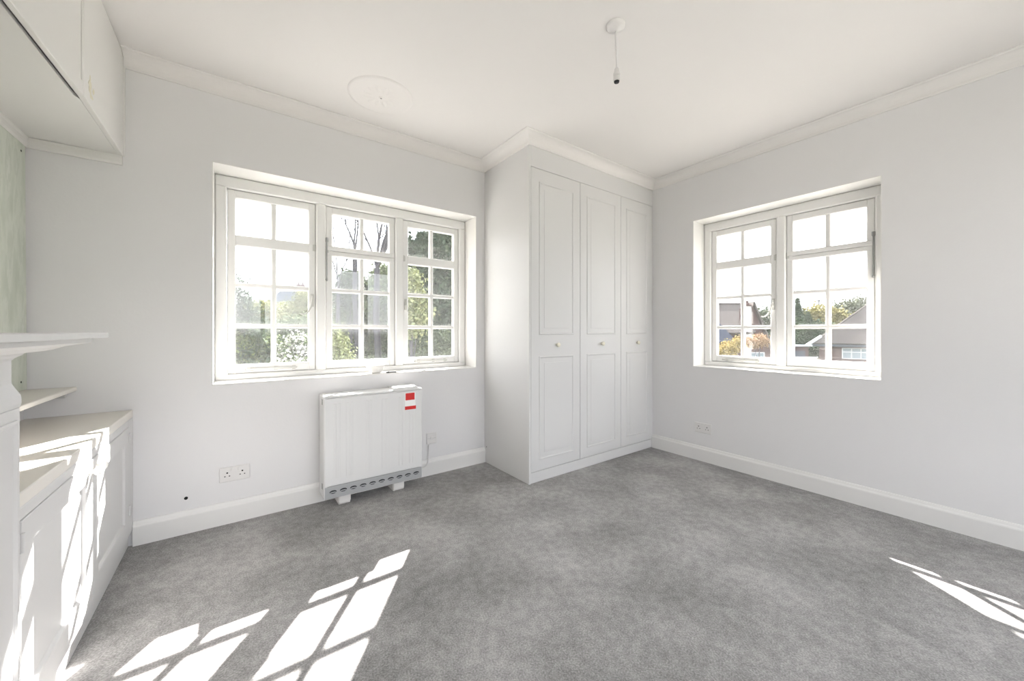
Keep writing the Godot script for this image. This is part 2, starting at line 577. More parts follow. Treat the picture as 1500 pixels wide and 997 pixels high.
	if vent != 0:
		# stay of the top light, hanging down along the stile
		st = begin()
		var vx := a + 0.004 if vent < 0 else b - 0.006
		cbox(st, Vector3(vx - 0.005, tr - 0.17, zf + 0.012), Vector3(vx + 0.005, tr + 0.125, zf + 0.017), 0.002)
		cbox(st, Vector3(vx - 0.010, tr + 0.095, zf - 0.001), Vector3(vx + 0.010, tr + 0.125, zf + 0.014), 0.003)
		ball(st, Vector3(vx, tr - 0.175, zf + 0.014), Vector3(0.008, 0.012, 0.007), 8)
		part("vent_stay", st, M.steel, cas)

func make_windows() -> void:
	make_window("window_1", "wide white cottage window of three lights above the heater", Transform3D(Basis(), Vector3(-0.117, 0, ZN)), 1.75, 3, [0, -1, 0], ["right", "", "stub"])
	make_window("window_2", "white cottage window of two lights right of the wardrobe", Transform3D(Basis(Vector3(0, 0, 1), Vector3.UP, Vector3(-1, 0, 0)), Vector3(XE, 0, -1.747)), 1.2, 2, [0, 1], ["right", ""])
	# large unseen window added to light the room from behind the camera
	var root := Node3D.new()
	root.name = "window_3"
	add_child(root)
	root.transform = Transform3D(Basis(Vector3(-1, 0, 0), Vector3.UP, Vector3(0, 0, -1)), Vector3(XE + 0.3 - 0.60, 0, ZS))
	root.set_meta("label", "large plain unseen window added behind the camera as fill light")
	root.set_meta("category", "window")
	root.set_meta("kind", "structure")
	var st := begin()
	for k in 5:
		cbox(st, Vector3(k * 0.86, 0.3, -0.26), Vector3(k * 0.86 + 0.06, 2.35, -0.19), 0.006)
	for y in [0.3, 2.29]:
		cbox(st, Vector3(0.03, y, -0.259), Vector3(3.47, y + 0.06, -0.191), 0.006)
	part("frame", st, M.joinery, root)
	for k in 4:
		st = begin()
		cbox(st, Vector3(k * 0.86 + 0.055, 0.355, -0.228), Vector3(k * 0.86 + 0.865, 2.295, -0.222), 0.0)
		part("pane", st, M.glass, root)

# ---------------------------------------------------------------- wardrobe
func make_wardrobe() -> void:
	var t := thing("wardrobe", "tall white built-in wardrobe with three panelled doors in the corner", "wardrobe", Vector3(1.717, 0, -2.148))
	# local: x right, z = 0 at the front, back at -0.615
	var W := XE - 1.717
	var D := 2.763 - 2.148
	var st := begin()
	cbox(st, Vector3(0, 0, -D + 0.001), Vector3(0.018, HC - 0.002, 0), 0.0015)
	part("side_panel", st, M.joinery, t)
	st = begin()
	cbox(st, Vector3(0.018, 0.0, -0.03), Vector3(W - 0.02, 0.079, -0.006), 0.002)
	part("plinth", st, M.joinery, t)
	st = begin()
	cbox(st, Vector3(0.018, 2.333, -0.02), Vector3(W - 0.001, HC - 0.002, -0.001), 0.002)
	part("fascia", st, M.joinery, t)
	st = begin()
	cbox(st, Vector3(W - 0.020, 0.0, -0.025), Vector3(W - 0.001, 2.332, -0.003), 0.001)
	part("filler_strip", st, M.joinery, t)
	st = begin()
	cbox(st, Vector3(0.02, 0.08, -D + 0.002), Vector3(W - 0.003, 2.33, -D + 0.012), 0.0)
	cbox(st, Vector3(0.02, 0.079, -D + 0.012), Vector3(W - 0.003, 0.082, -0.026), 0.0)
	cbox(st, Vector3(0.02, 2.335, -D + 0.012), Vector3(W - 0.003, 2.345, -0.021), 0.0)
	part("carcass", st, M.old_white, t)
	# coving carried round the wardrobe's side and front
	st = begin()
	var pr := cornice_profile()
	extrude(st, pr, Transform3D(Basis(Vector3(0, 0, 1), Vector3.UP, Vector3(-1, 0, 0)), Vector3(0, 0, 0)), -D, 0.0, 1.0, 1.0)
	extrude(st, pr, Transform3D(Basis(), Vector3(0, 0, 0)), 0.0, W, -1.0, -1.0)
	part("cornice", st, M.ceiling, t)
	st = begin()
	lathe(st, [Vector2(0.006, 0), Vector2(0.006, 0.002), Vector2(0.004, 0.0035), Vector2(0.0005, 0.004)], Transform3D(Basis(Vector3(0, 0, 1), PI / 2), Vector3(0, 0.135, -D + 0.035)), 10)
	part("screw_cap", st, M.steel, t)
	var xs := [0.0185, 0.533, 1.051, W - 0.021]
	for k in 3:
		var a: float = xs[k] + 0.0015
		var b: float = xs[k + 1] - 0.0015
		st = begin()
		cbox(st, Vector3(a, 0.0835, -0.0215), Vector3(b, 2.3295, 0.0), 0.0025)
		var d := part("door", st, M.joinery, t)
		var cx := (a + b) * 0.5
		var pw := b - a - 0.15
		var bead := [Vector2(0, 0), Vector2(0.001, 0.003), Vector2(0.004, 0.0055), Vector2(0.008, 0.006), Vector2(0.012, 0.004), Vector2(0.0145, 0.0006), Vector2(0.018, -0.0)]
		for y in [[0.162, 0.935], [1.095, 2.235]]:
			st = begin()
			ring(st, Transform3D(Basis(), Vector3(cx, (y[0] + y[1]) * 0.5, 0.0)), pw, y[1] - y[0], bead)
			part("panel_moulding", st, M.joinery, d)
			st = begin()
			cbox(st, Vector3(cx - pw / 2 + 0.05, y[0] + 0.05, -0.001), Vector3(cx + pw / 2 - 0.05, y[1] - 0.05, 0.0022), 0.002)
			part("raised_panel", st, M.joinery, d)
		st = begin()
		var R := Transform3D(Basis(Vector3(1, 0, 0), PI / 2), Vector3(cx, 1.017, 0.0))
		lathe(st, [Vector2(0.010, 0), Vector2(0.0085, 0.006), Vector2(0.0085, 0.010), Vector2(0.014, 0.014), Vector2(0.0175, 0.019), Vector2(0.0175, 0.023), Vector2(0.014, 0.028), Vector2(0.007, 0.030), Vector2(0.0005, 0.0305)], R, 20)
		part("knob", st, M.knob, d, "cream round knob")

# ---------------------------------------------------------------- heater
func make_heater() -> void:
	var x0 := 0.432
	var x1 := 1.075
	var zf := -2.575
	var t := thing("storage_heater", "white electric storage heater on two feet under the wide window", "heater", Vector3((x0 + x1) / 2, 0, -2.66))
	var w := x1 - x0
	var hw := w / 2
	var f := zf + 2.66        # local z of the front
	var bk := -0.085
	var st := begin()
	cbox(st, Vector3(-hw, 0.068, bk), Vector3(-hw + 0.022, 0.706, f - 0.004), 0.004)
	cbox(st, Vector3(hw - 0.022, 0.068, bk), Vector3(hw, 0.706, f - 0.004), 0.004)
	cbox(st, Vector3(-hw + 0.02, 0.075, bk), Vector3(hw - 0.02, 0.70, f - 0.014), 0.002)
	var body := part("casing", st, M.heater, t)
	for s in [0.655, 0.12]:
		st = begin()
		cbox(st, Vector3(-hw - 0.0006, s, f - 0.075), Vector3(-hw + 0.002, s + 0.035, f - 0.069), 0.0)
		cbox(st, Vector3(-hw - 0.0006, s, f - 0.060), Vector3(-hw + 0.002, s + 0.035, f - 0.054), 0.0)
		part("side_slot", st, M.slot, body)
	st = begin()
	cbox(st, Vector3(-hw, 0.700, bk), Vector3(hw, 0.714, f - 0.002), 0.006)
	part("top_cover", st, M.heater, t)
	st = begin()
	extrude(st, [Vector2(bk + 0.02, 0.712), Vector2(f - 0.012, 0.712), Vector2(f - 0.020, 0.727), Vector2(bk + 0.03, 0.729)], Transform3D(), hw - 0.20, hw - 0.030)
	part("control_lid", st, M.heater, t)
	# front panel with shallow vertical ribs
	st = begin()
	cbox(st, Vector3(-hw + 0.003, 0.148, f - 0.016), Vector3(hw - 0.003, 0.700, f), 0.004)
	for cx in [-0.245, -0.17, -0.05, 0.055, 0.17, 0.245]:
		for k in 2:
			cbox(st, Vector3(cx - 0.022 + k * 0.024, 0.19, f - 0.002), Vector3(cx - 0.006 + k * 0.024, 0.665, f + 0.0018), 0.0017)
	var fp := part("front_panel", st, M.heater, t)
	# sticker: white card, red block above and red strip below
	st = begin()
	cbox(st, Vector3(0.192, 0.575, f + 0.0005), Vector3(0.268, 0.690, f + 0.0026), 0.0)
	var card := part("sticker", st, M.paper, fp, "white card sticker with red blocks")
	st = begin()
	cbox(st, Vector3(0.196, 0.6365, f + 0.002), Vector3(0.262, 0.686, f + 0.0031), 0.0)
	var red2 := begin()
	cbox(red2, Vector3(0.192, 0.570, f + 0.002), Vector3(0.272, 0.594, f + 0.0031), 0.0)
	card.get_parent().remove_child(card)
	t.add_child(card, true)
	part("red_print", st, M.red, card)
	part("red_print", red2, M.red, card)
	# grey outlet grille with ten oval louvres
	st = begin()
	cbox(st, Vector3(-hw + 0.004, 0.070, f - 0.018), Vector3(hw - 0.004, 0.1465, f - 0.003), 0.002)
	var gr := part("outlet_grille", st, M.grille, t, "grey grille strip")
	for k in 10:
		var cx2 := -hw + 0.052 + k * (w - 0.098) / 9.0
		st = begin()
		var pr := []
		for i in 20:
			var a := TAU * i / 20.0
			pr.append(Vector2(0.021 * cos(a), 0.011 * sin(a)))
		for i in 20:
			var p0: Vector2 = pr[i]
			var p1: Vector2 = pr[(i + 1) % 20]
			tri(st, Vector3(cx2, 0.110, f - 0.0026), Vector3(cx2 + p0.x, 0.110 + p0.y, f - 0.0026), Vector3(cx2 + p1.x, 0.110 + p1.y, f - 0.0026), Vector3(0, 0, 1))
		part("louvre_shade_disc", st, M.slot, gr)  # flat dark disc painting in the shade of a recess
		st = begin()
		tube(st, [Vector3(cx2 - 0.018, 0.106, f - 0.003), Vector3(cx2 - 0.008, 0.1095, f + 0.0015), Vector3(cx2 + 0.008, 0.1095, f + 0.0015), Vector3(cx2 + 0.018, 0.106, f - 0.003)], [0.003, 0.0038, 0.0038, 0.003], 6)
		part("louvre_lip", st, M.grille, gr)
	for s in [[0.5195, 0.598], [0.873, 0.956]]:
		st = begin()
		var a2: float = s[0] - 0.7535
		var b2: float = s[1] - 0.7535
		var pf := [Vector2(bk + 0.01, 0.0), Vector2(f - 0.052, 0.0), Vector2(f - 0.038, 0.006), Vector2(f - 0.030, 0.018), Vector2(f - 0.028, 0.07), Vector2(bk + 0.01, 0.07)]
		extrude(st, pf, Transform3D(), a2 + 0.006, b2 - 0.006)
		cbox(st, Vector3(a2, 0.014, bk + 0.02), Vector3(b2, 0.0695, f - 0.034), 0.008)
		part("foot", st, M.plastic, t)

# ---------------------------------------------------------------- sockets, cap, flex
func make_socket(called: String, label: String, T: Transform3D, double: bool, grp := "") -> void:
	var t := thing(called, label, "socket", T.origin, 0.0, grp)
	t.basis = T.basis
	var w := 0.146 if double else 0.086
	var st := begin()
	cbox(st, Vector3(-w / 2, -0.043, 0), Vector3(w / 2, 0.043, 0.009), 0.0035)
	part("face_plate", st, M.plastic, t)
	if double:
		for s in [-0.036, 0.036]:
			st = begin()
			cbox(st, Vector3(s - 0.004, 0.006, 0.0085), Vector3(s + 0.004, 0.014, 0.0094), 0.0)
			cbox(st, Vector3(s - 0.014, -0.012, 0.0085), Vector3(s - 0.0075, -0.007, 0.0094), 0.0)
			cbox(st, Vector3(s + 0.0075, -0.012, 0.0085), Vector3(s + 0.014, -0.007, 0.0094), 0.0)
			part("pin_holes", st, M.hole, t)
			st = begin()
			var sx: float = s * 1.0 + (0.018 if s < 0.0 else -0.018)
			cbox(st, Vector3(sx - 0.005, 0.018, 0.008), Vector3(sx + 0.005, 0.036, 0.0125), 0.002)
			part("switch", st, M.plastic, t)
	else:
		st = begin()
		cbox(st, Vector3(-0.012, -0.006, 0.008), Vector3(0.012, 0.014, 0.0125), 0.002)
		part("switch", st, M.plastic, t)
		st = begin()
		cbox(st, Vector3(-0.035, -0.0012, 0.0085), Vector3(0.035, 0.0004, 0.0093), 0.0)
		part("plate_seam", st, M.grille, t)

func make_electrics() -> void:
	make_socket("double_socket", "white double wall socket left of the heater", Transform3D(Basis(), Vector3(-0.015, 0.284, ZN)), true)
	make_socket("double_socket", "white double wall socket low between wardrobe and two-light window", Transform3D(Basis(Vector3(0, 0, 1), Vector3.UP, Vector3(-1, 0, 0)), Vector3(XE, 0.286, -1.66)), true)
	make_socket("fused_outlet", "single white outlet plate right of the heater with a flex below", Transform3D(Basis(), Vector3(1.228, 0.284, ZN)), false)
	var t := thing("heater_flex", "thin white flex hanging from the single outlet plate beside the heater", "cable", Vector3(1.20, 0.25, ZN + 0.008))
	var st := begin()
	tube(st, [Vector3(0.0, -0.005, 0.003), Vector3(0.0, -0.04, 0.010), Vector3(-0.004, -0.09, 0.014), Vector3(-0.012, -0.14, 0.018), Vector3(-0.03, -0.165, 0.024), Vector3(-0.075, -0.172, 0.03), Vector3(-0.14, -0.165, 0.03)], [0.0035], 8)
	part("sheath", st, M.plastic, t)
	t = thing("cable_cap", "tiny dark round cable plug low on the wall left of the double socket", "plug", Vector3(-0.234, 0.192, ZN))
	st = begin()
	lathe(st, [Vector2(0.0085, 0.0), Vector2(0.0085, 0.002), Vector2(0.007, 0.0035), Vector2(0.0005, 0.003)], Transform3D(Basis(Vector3(1, 0, 0), PI / 2), Vector3.ZERO), 14)
	part("cap", st, M.hole, t)

# ---------------------------------------------------------------- ceiling fittings
func make_ceiling_fittings() -> void:
	var t := thing("ceiling_medallion", "round white plaster medallion with leaf relief on the ceiling near the wide window", "medallion", Vector3(0.707, HC, -2.33))
	var st := begin()
	lathe(st, [Vector2(0.001, -0.009), Vector2(0.03, -0.009), Vector2(0.038, -0.006), Vector2(0.10, -0.005), Vector2(0.108, -0.0065), Vector2(0.118, -0.0065), Vector2(0.128, -0.0045), Vector2(0.158, -0.0045), Vector2(0.166, -0.007), Vector2(0.176, -0.0075), Vector2(0.184, -0.006), Vector2(0.19, 0.0)], Transform3D(), 56)
	part("rim_disc", st, M.ceiling, t)
	for k in 12:
		st = begin()
		var B := Basis(Vector3.UP, TAU * k / 12.0)
		var o := Vector3(0, -0.0052, 0)
		var ribs := [[0.040, 0.006, 0.0015], [0.058, 0.014, 0.0035], [0.078, 0.017, 0.0035], [0.095, 0.011, 0.0025], [0.106, 0.002, 0.001]]
		for i in ribs.size() - 1:
			var a: Array = ribs[i]
			var b: Array = ribs[i + 1]
			for s in [-1.0, 1.0]:
				quad(st, B * Vector3(a[0], o.y - a[2], 0), B * Vector3(b[0], o.y - b[2], 0), B * Vector3(b[0], o.y, s * b[1]), B * Vector3(a[0], o.y, s * a[1]), Vector3(0, -1, 0) + B * Vector3(0, 0, s))
		part("leaf_relief", st, M.ceiling, t)
	st = begin()
	ball(st, Vector3(0, -0.009, 0), Vector3(0.014, 0.006, 0.014), 14)
	part("boss", st, M.ceiling, t)
	st = begin()
	lathe(st, [Vector2(0.0005, -0.0175), Vector2(0.005, -0.0165), Vector2(0.006, -0.013)], Transform3D(), 10)
	part("centre_hole", st, M.steel, t, "small dark hook hole")
	t = thing("pendant_light", "bare white pendant flex and lampholder hanging from a ceiling rose", "pendant", Vector3(1.434, HC, -1.142))
	st = begin()
	lathe(st, [Vector2(0.001, -0.030), Vector2(0.012, -0.029), Vector2(0.016, -0.024), Vector2(0.034, -0.018), Vector2(0.042, -0.010), Vector2(0.043, 0.0)], Transform3D(), 32)
	part("ceiling_rose", st, M.plastic, t)
	st = begin()
	tube(st, [Vector3(0, -0.028, 0), Vector3(0.002, -0.10, 0.0), Vector3(0.004, -0.17, 0.001), Vector3(0.005, -0.205, 0.001)], [0.0035], 8)
	part("flex", st, M.plastic, t)
	st = begin()
	lathe(st, [Vector2(0.0145, -0.238), Vector2(0.0165, -0.236), Vector2(0.0165, -0.228), Vector2(0.0125, -0.222), Vector2(0.010, -0.205), Vector2(0.005, -0.198)], Transform3D(Basis(), Vector3(0.005, 0, 0.001)), 20)
	var lh := part("lampholder", st, M.plastic, t)
	st = begin()
	lathe(st, [Vector2(0.0135, -0.262), Vector2(0.015, -0.261), Vector2(0.015, -0.2395), Vector2(0.0135, -0.2385)], Transform3D(Basis(), Vector3(0.005, 0, 0.001)), 20)
	part("shade_ring", st, M.plastic, lh)
	st = begin()
	lathe(st, [Vector2(0.0005, -0.269), Vector2(0.0115, -0.268), Vector2(0.0125, -0.262)], Transform3D(Basis(), Vector3(0.005, 0, 0.001)), 20)
	part("bulb_socket", st, M.slot, lh, "dark open bulb socket")

# ---------------------------------------------------------------- fireplace, alcove
func make_fireplace() -> void:
	var X := -0.430
	var Z := -1.450
	var zc := -0.70
	var t := thing("fireplace_surround", "white painted timber mantelpiece with moulded shelf at the left edge", "fireplace", Vector3(X, 0, zc))
	# local: x = 0 is the pilaster face, z runs from Z - zc (far end) to the mirrored near end
	var L := zc - Z
	var st := begin()
	cbox(st, Vector3(-0.03, 1.1016, -L - 0.126), Vector3(0.126, 1.1166, L + 0.126), 0.0015)
	part("mantel_shelf", st, M.joinery, t)
	st = begin()
	var bed := [Vector2(-0.03, 1.070), Vector2(0.030, 1.070), Vector2(0.044, 1.074), Vector2(0.058, 1.081), Vector2(0.084, 1.086), Vector2(0.098, 1.090), Vector2(0.098, 1.1014), Vector2(-0.03, 1.1014)]
	extrude(st, bed, Transform3D(Basis(Vector3(0, 0, -1), Vector3.UP, Vector3(1, 0, 0)), Vector3.ZERO), -L, L, -1.0, 1.0)
	part("bed_moulding", st, M.joinery, t)
	st = begin()
	cbox(st, Vector3(-0.03, 0.93, -L + 0.25), Vector3(-0.012, 1.07, L - 0.25), 0.001)
	part("frieze", st, M.joinery, t)
	for s in [-1.0, 1.0]:
		var zo: float = s * L
		var zi: float = s * (L - 0.24)
		st = begin()
		cbox(st, Vector3(-0.03, 0.0, minf(zo, zi)), Vector3(0.0, 0.937, maxf(zo, zi)), 0.003)
		# flared neck and cap, turned round the pilaster's three free sides
		var prof := [[0.0, 0.9365], [0.0015, 0.945], [0.0015, 0.958], [0.0005, 0.966], [-0.005, 0.980], [-0.0104, 0.995], [-0.0104, 1.050], [-0.006, 1.056], [0.002, 1.062], [0.008, 1.070]]
		for i in prof.size() - 1:
			var a: Array = prof[i]
			var b: Array = prof[i + 1]
			var q := func(e: float, y: float, k: int) -> Vector3:
				return Vector3(-0.03 if k == 0 or k == 3 else e, y, zo + s * e if k < 2 else zi - s * e)
			for k in 3:
				var hint := Vector3(1, 0, 0) if k == 1 else Vector3(0, 0, s if k == 0 else -s)
				quad(st, q.call(a[0], a[1], k), q.call(a[0], a[1], k + 1), q.call(b[0], b[1], k + 1), q.call(b[0], b[1], k), hint)
		var pil := part("pilaster", st, M.joinery, t)
		st = begin()
		ring(st, Transform3D(Basis(Vector3(0, 0, -1), Vector3.UP, Vector3(1, 0, 0)), Vector3(0, 0.52, (zo + zi) / 2)), 0.194, 0.776, [Vector2(0, 0), Vector2(0.001, 0.004), Vector2(0.006, 0.005), Vector2(0.011, 0.002), Vector2(0.014, 0.0)])
		part("panel_moulding", st, M.joinery, pil)
	# hearth opening between the pilasters
	st = begin()
	cbox(st, Vector3(-0.031, 0.0, -L + 0.26), Vector3(-0.026, 0.92, L - 0.26), 0.0)
	part("infill_panel", st, M.old_white, t)

func make_alcove() -> void:
	# base cabinet
	var XF := -0.445
	var t := thing("alcove_cabinet", "low white two-door cupboard in the alcove, striped by sunlight", "cabinet", Vector3(XF, 0, ZN))
	# local: x = 0 front, negative to the back; z from 0 at wall_north towards the camera
	var Ln := 2.763 - 1.452
	var bx := XW - XF + 0.001
	var st := begin()
	cbox(st, Vector3(bx, 0.672, 0.001), Vector3(0.0, 0.7105, Ln - 0.001), 0.003)
	part("cabinet_top", st, M.cream, t)
	st = begin()
	cbox(st, Vector3(-0.045, 0.0, 0.001), Vector3(-0.0175, 0.084, Ln - 0.001), 0.002)
	part("plinth", st, M.joinery, t)
	st = begin()
	cbox(st, Vector3(-0.03, 0.085, 0.001), Vector3(0.0, 0.672, 0.10), 0.002)
	cbox(st, Vector3(-0.03, 0.640, 0.099), Vector3(-0.0004, 0.672, Ln - 0.001), 0.002)
	cbox(st, Vector3(-0.03, 0.085, 0.099), Vector3(-0.0004, 0.103, Ln - 0.001), 0.002)
	cbox(st, Vector3(bx, 0.09, 0.002), Vector3(bx + 0.02, 0.67, Ln - 0.002), 0.0)
	cbox(st, Vector3(bx, 0.0, 0.002), Vector3(-0.04, 0.084, 0.02), 0.0)
	part("body", st, M.joinery, t)
	st = begin()
	cbox(st, Vector3(-0.012, 0.127, -0.0005), Vector3(0.001, 0.66, 0.010), 0.002)
	part("scribe_bead", st, M.joinery, t)
	for e in [[0.1015, 0.681, 0.0], [0.684, 1.263, 1.0]]:
		var a: float = e[0]
		var b: float = e[1]
		st = begin()
		# panelled door: frame and recessed field in one turned ring
		var T := Transform3D(Basis(Vector3(0, 0, -1), Vector3.UP, Vector3(1, 0, 0)), Vector3(-0.012, (0.104 + 0.639) / 2, (a + b) / 2))
		var sm := 0.078
		ring(st, T, b - a, 0.535, [Vector2(0, -0.008), Vector2(0, 0.012), Vector2(0.002, 0.014), Vector2(sm - 0.008, 0.014), Vector2(sm - 0.004, 0.0125), Vector2(sm, 0.005), Vector2(sm + 0.003, 0.003)], true)
		var d := part("door", st, M.joinery, t)
		st = begin()
		var kz := b - 0.040 if e[2] < 0.5 else a + 0.036
		lathe(st, [Vector2(0.010, 0), Vector2(0.0075, 0.005), Vector2(0.007, 0.010), Vector2(0.013, 0.015), Vector2(0.016, 0.021), Vector2(0.015, 0.027), Vector2(0.009, 0.031), Vector2(0.0005, 0.032)], Transform3D(Basis(Vector3(0, 0, 1), -PI / 2), Vector3(0.002, 0.600, kz)), 20)
		part("knob", st, M.porcelain, d, "white porcelain knob")
		for y in [0.195, 0.56]:
			st = begin()
			var hz := a - 0.001 if e[2] < 0.5 else b + 0.001
			tube(st, [Vector3(0.004, y, hz), Vector3(0.004, y + 0.05, hz)], [0.005], 10)
			cbox(st, Vector3(-0.002, y + 0.002, hz - 0.014), Vector3(0.0016, y + 0.048, hz + 0.014), 0.0008)
			part("hinge", st, M.joinery, d)
	# small shelf with its batten
	t = thing("alcove_shelf", "narrow cream shelf board low in the alcove above the cupboard", "shelf", Vector3(XW, 0.838, ZN))
	st = begin()
	cbox(st, Vector3(0.001, -0.010, 0.001), Vector3(0.167, 0.010, 1.30), 0.003)
	part("board", st, M.cream, t)
	st = begin()
	cbox(st, Vector3(0.002, -0.040, 0.001), Vector3(0.135, -0.0105, 0.020), 0.004)
	part("batten", st, M.joinery, t)
	# green board
	t = thing("green_lining", "sage green smeared panel on the alcove back above the small shelf", "panel", Vector3(XW, 0, ZN))
	st = begin()
	var ya := 0.850
	var yb := 1.976
	var za := 0.010
	var zb := 0.028
	var pts := [Vector3(0, ya, za), Vector3(0, ya, 1.31), Vector3(0, yb, 1.31), Vector3(0, yb, zb)]
	var off := Vector3(0.012, 0, 0)
	quad(st, pts[0] + off, pts[1] + off, pts[2] + off, pts[3] + off, Vector3(1, 0, 0))
	for i in 4:
		var j := (i + 1) % 4
		var m2: Vector3 = (pts[i] + pts[j]) * 0.5 - Vector3(0, 1.4, 0.65)
		quad(st, pts[i], pts[j], pts[j] + off, pts[i] + off, m2)
	part("board", st, M.green, t)
	for y in [0.89, 1.94]:
		for z in [0.07, 1.25]:
			st = begin()
			lathe(st, [Vector2(0.005, 0), Vector2(0.005, 0.001), Vector2(0.0005, 0.0016)], Transform3D(Basis(Vector3(0, 0, 1), -PI / 2), Vector3(0.012, y, z)), 8)
			part("screw", st, M.hole, t)
	# overhead cupboard
	var xf := -0.4785
	t = thing("overhead_cupboard", "white boxed-in cupboard under the ceiling above the alcove", "cupboard", Vector3(xf, 2.025, ZN))
	var bx2 := XW - xf + 0.001
	var H := HC - 2.025 - 0.003
	st = begin()
	cbox(st, Vector3(-0.02, 0.0, 0.001), Vector3(0.0, H, 0.625), 0.002)
	cbox(st, Vector3(-0.02, H - 0.03, 0.62), Vector3(-0.0004, H, Ln - 0.001), 0.002)
	part("face_frame", st, M.old_white, t)
	st = begin()
	cbox(st, Vector3(-0.002, 0.0, 0.001), Vector3(0.006, H - 0.02, 0.012), 0.002)
	part("scribe_bead", st, M.old_white, t)
	st = begin()          # soffit board; its front edge leaves a widening gap under the door
	var s0 := [Vector3(bx2, 0.0, 0.001), Vector3(-0.02, 0.0, 0.001), Vector3(-0.02, 0.0, 0.585), Vector3(-0.031, 0.0, 0.61), Vector3(-0.052, 0.0, 1.10), Vector3(-0.058, 0.0, Ln - 0.001), Vector3(bx2, 0.0, Ln - 0.001)]
	for i in range(1, 6):
		quad(st, s0[0], s0[i], s0[i + 1], s0[0], Vector3(0, -1, 0))
		quad(st, s0[0] + Vector3(0, 0.012, 0), s0[i] + Vector3(0, 0.012, 0), s0[i + 1] + Vector3(0, 0.012, 0), s0[0] + Vector3(0, 0.012, 0), Vector3(0, 1, 0))
		quad(st, s0[i], s0[i + 1], s0[i + 1] + Vector3(0, 0.012, 0), s0[i] + Vector3(0, 0.012, 0), Vector3(1, 0, 0))
	part("soffit", st, M.old_white, t)
	st = begin()          # closed box behind the soffit and the door
	cbox(st, Vector3(bx2, 0.012, 0.002), Vector3(bx2 + 0.01, H, Ln - 0.002), 0.0)
	cbox(st, Vector3(bx2, 0.012, Ln - 0.014), Vector3(-0.06, H, Ln - 0.002), 0.0)
	cbox(st, Vector3(bx2, H - 0.01, 0.002), Vector3(-0.021, H, Ln - 0.002), 0.0)
	part("carcass", st, M.old_white, t)
	st = begin()          # door, pushed in a little at its near end
	var DT := Transform3D(Basis(Vector3.UP, deg_to_rad(-2.6)), Vector3(-0.001, 0.0, 0.628))
	cbox(st, Vector3(-0.018, -0.003, 0.0), Vector3(0.0, H - 0.035, 0.68), 0.002, DT)
	var od := part("door", st, M.old_white, t)
	st = begin()
	cbox(st, Vector3(-0.001, 0.05, 0.012), Vector3(0.004, H - 0.04, 0.022), 0.002, DT)
	part("edge_bead", st, M.old_white, od)
	st = begin()          # dabs of old filler on the stile
	rng.seed = 5
	for k in 9:
		ball(st, Vector3(0.0, 0.03 + rng.randf() * 0.09, 0.50 + rng.randf() * 0.07), Vector3(0.0012, 0.006 + rng.randf() * 0.010, 0.006 + rng.randf() * 0.012), 8)
	part("filler_patch", st, M.stain, t, "yellowed filler dabs")
	# trim under the soffit along the two walls
	st = begin()
	var tp := [Vector2(0, -0.047), Vector2(0.010, -0.047), Vector2(0.014, -0.036), Vector2(0.014, -0.014), Vector2(0.018, -0.001), Vector2(0, -0.001)]
	extrude(st, tp, Transform3D(Basis(), Vector3(0, 0, 0.001)), bx2, -0.004)
	extrude(st, tp, Transform3D(Basis(Vector3(0, 0, -1), Vector3.UP, Vector3(1, 0, 0)), Vector3(bx2, 0, 0)), -Ln + 0.002, -0.001)
	part("soffit_trim", st, M.old_white, t)

func make_sill_things() -> void:
	var t := thing("dish", "small crumpled white plastic dish on the sill of the wide window", "dish", Vector3(0.812, 0.816, ZN - 0.042))
	var st := begin()
	var pr := [Vector2(0.0005, 0.002), Vector2(0.030, 0.002), Vector2(0.036, 0.006), Vector2(0.050, 0.030), Vector2(0.060, 0.041), Vector2(0.066, 0.044), Vector2(0.066, 0.047), Vector2(0.058, 0.044), Vector2(0.047, 0.032), Vector2(0.033, 0.009), Vector2(0.0005, 0.006)]
	lathe(st, pr, Transform3D(Basis().scaled(Vector3(1.12, 1.25, 0.58)), Vector3.ZERO), 11)
	part("bowl", st, M.porcelain, t)
	t = thing("latch_plate", "flat dark metal latch piece lying on the sill right of the dish", "latch", Vector3(0.915, 0.816, ZN - 0.010))
	st = begin()
	cbox(st, Vector3(-0.036, 0.0, -0.008), Vector3(0.036, 0.006, 0.008), 0.002)
	part("plate", st, M.iron, t)
	st = begin()
	lathe(st, [Vector2(0.005, 0.005), Vector2(0.005, 0.009), Vector2(0.0005, 0.010)], Transform3D(Basis(), Vector3(-0.02, 0, 0)), 10)
	part("rivet", st, M.iron, t)

# ---------------------------------------------------------------- outdoors
func leaf_mesh(sd: int, n: int, r: float, size: float, long: float) -> ArrayMesh:
	var g := RandomNumberGenerator.new()
	g.seed = sd
	var st := begin()
	for k in n:
		var c := Vector3(g.randfn(), g.randfn(), g.randfn()) * r * 0.5
		var d := Vector3(g.randfn(), g.randfn() * 0.7, g.randfn()).normalized()
		var s := d.cross(Vector3(g.randfn(), g.randfn(), g.randfn())).normalized()
		var u := d.cross(s)
		var l := size * g.randf_range(0.7, 1.3)
		var w := l / long
		for e in [-1.0, 1.0]:
			tri(st, c, c + d * l, c + d * l * 0.45 + s * w * e + u * w * 0.3, u)
	return st.commit()

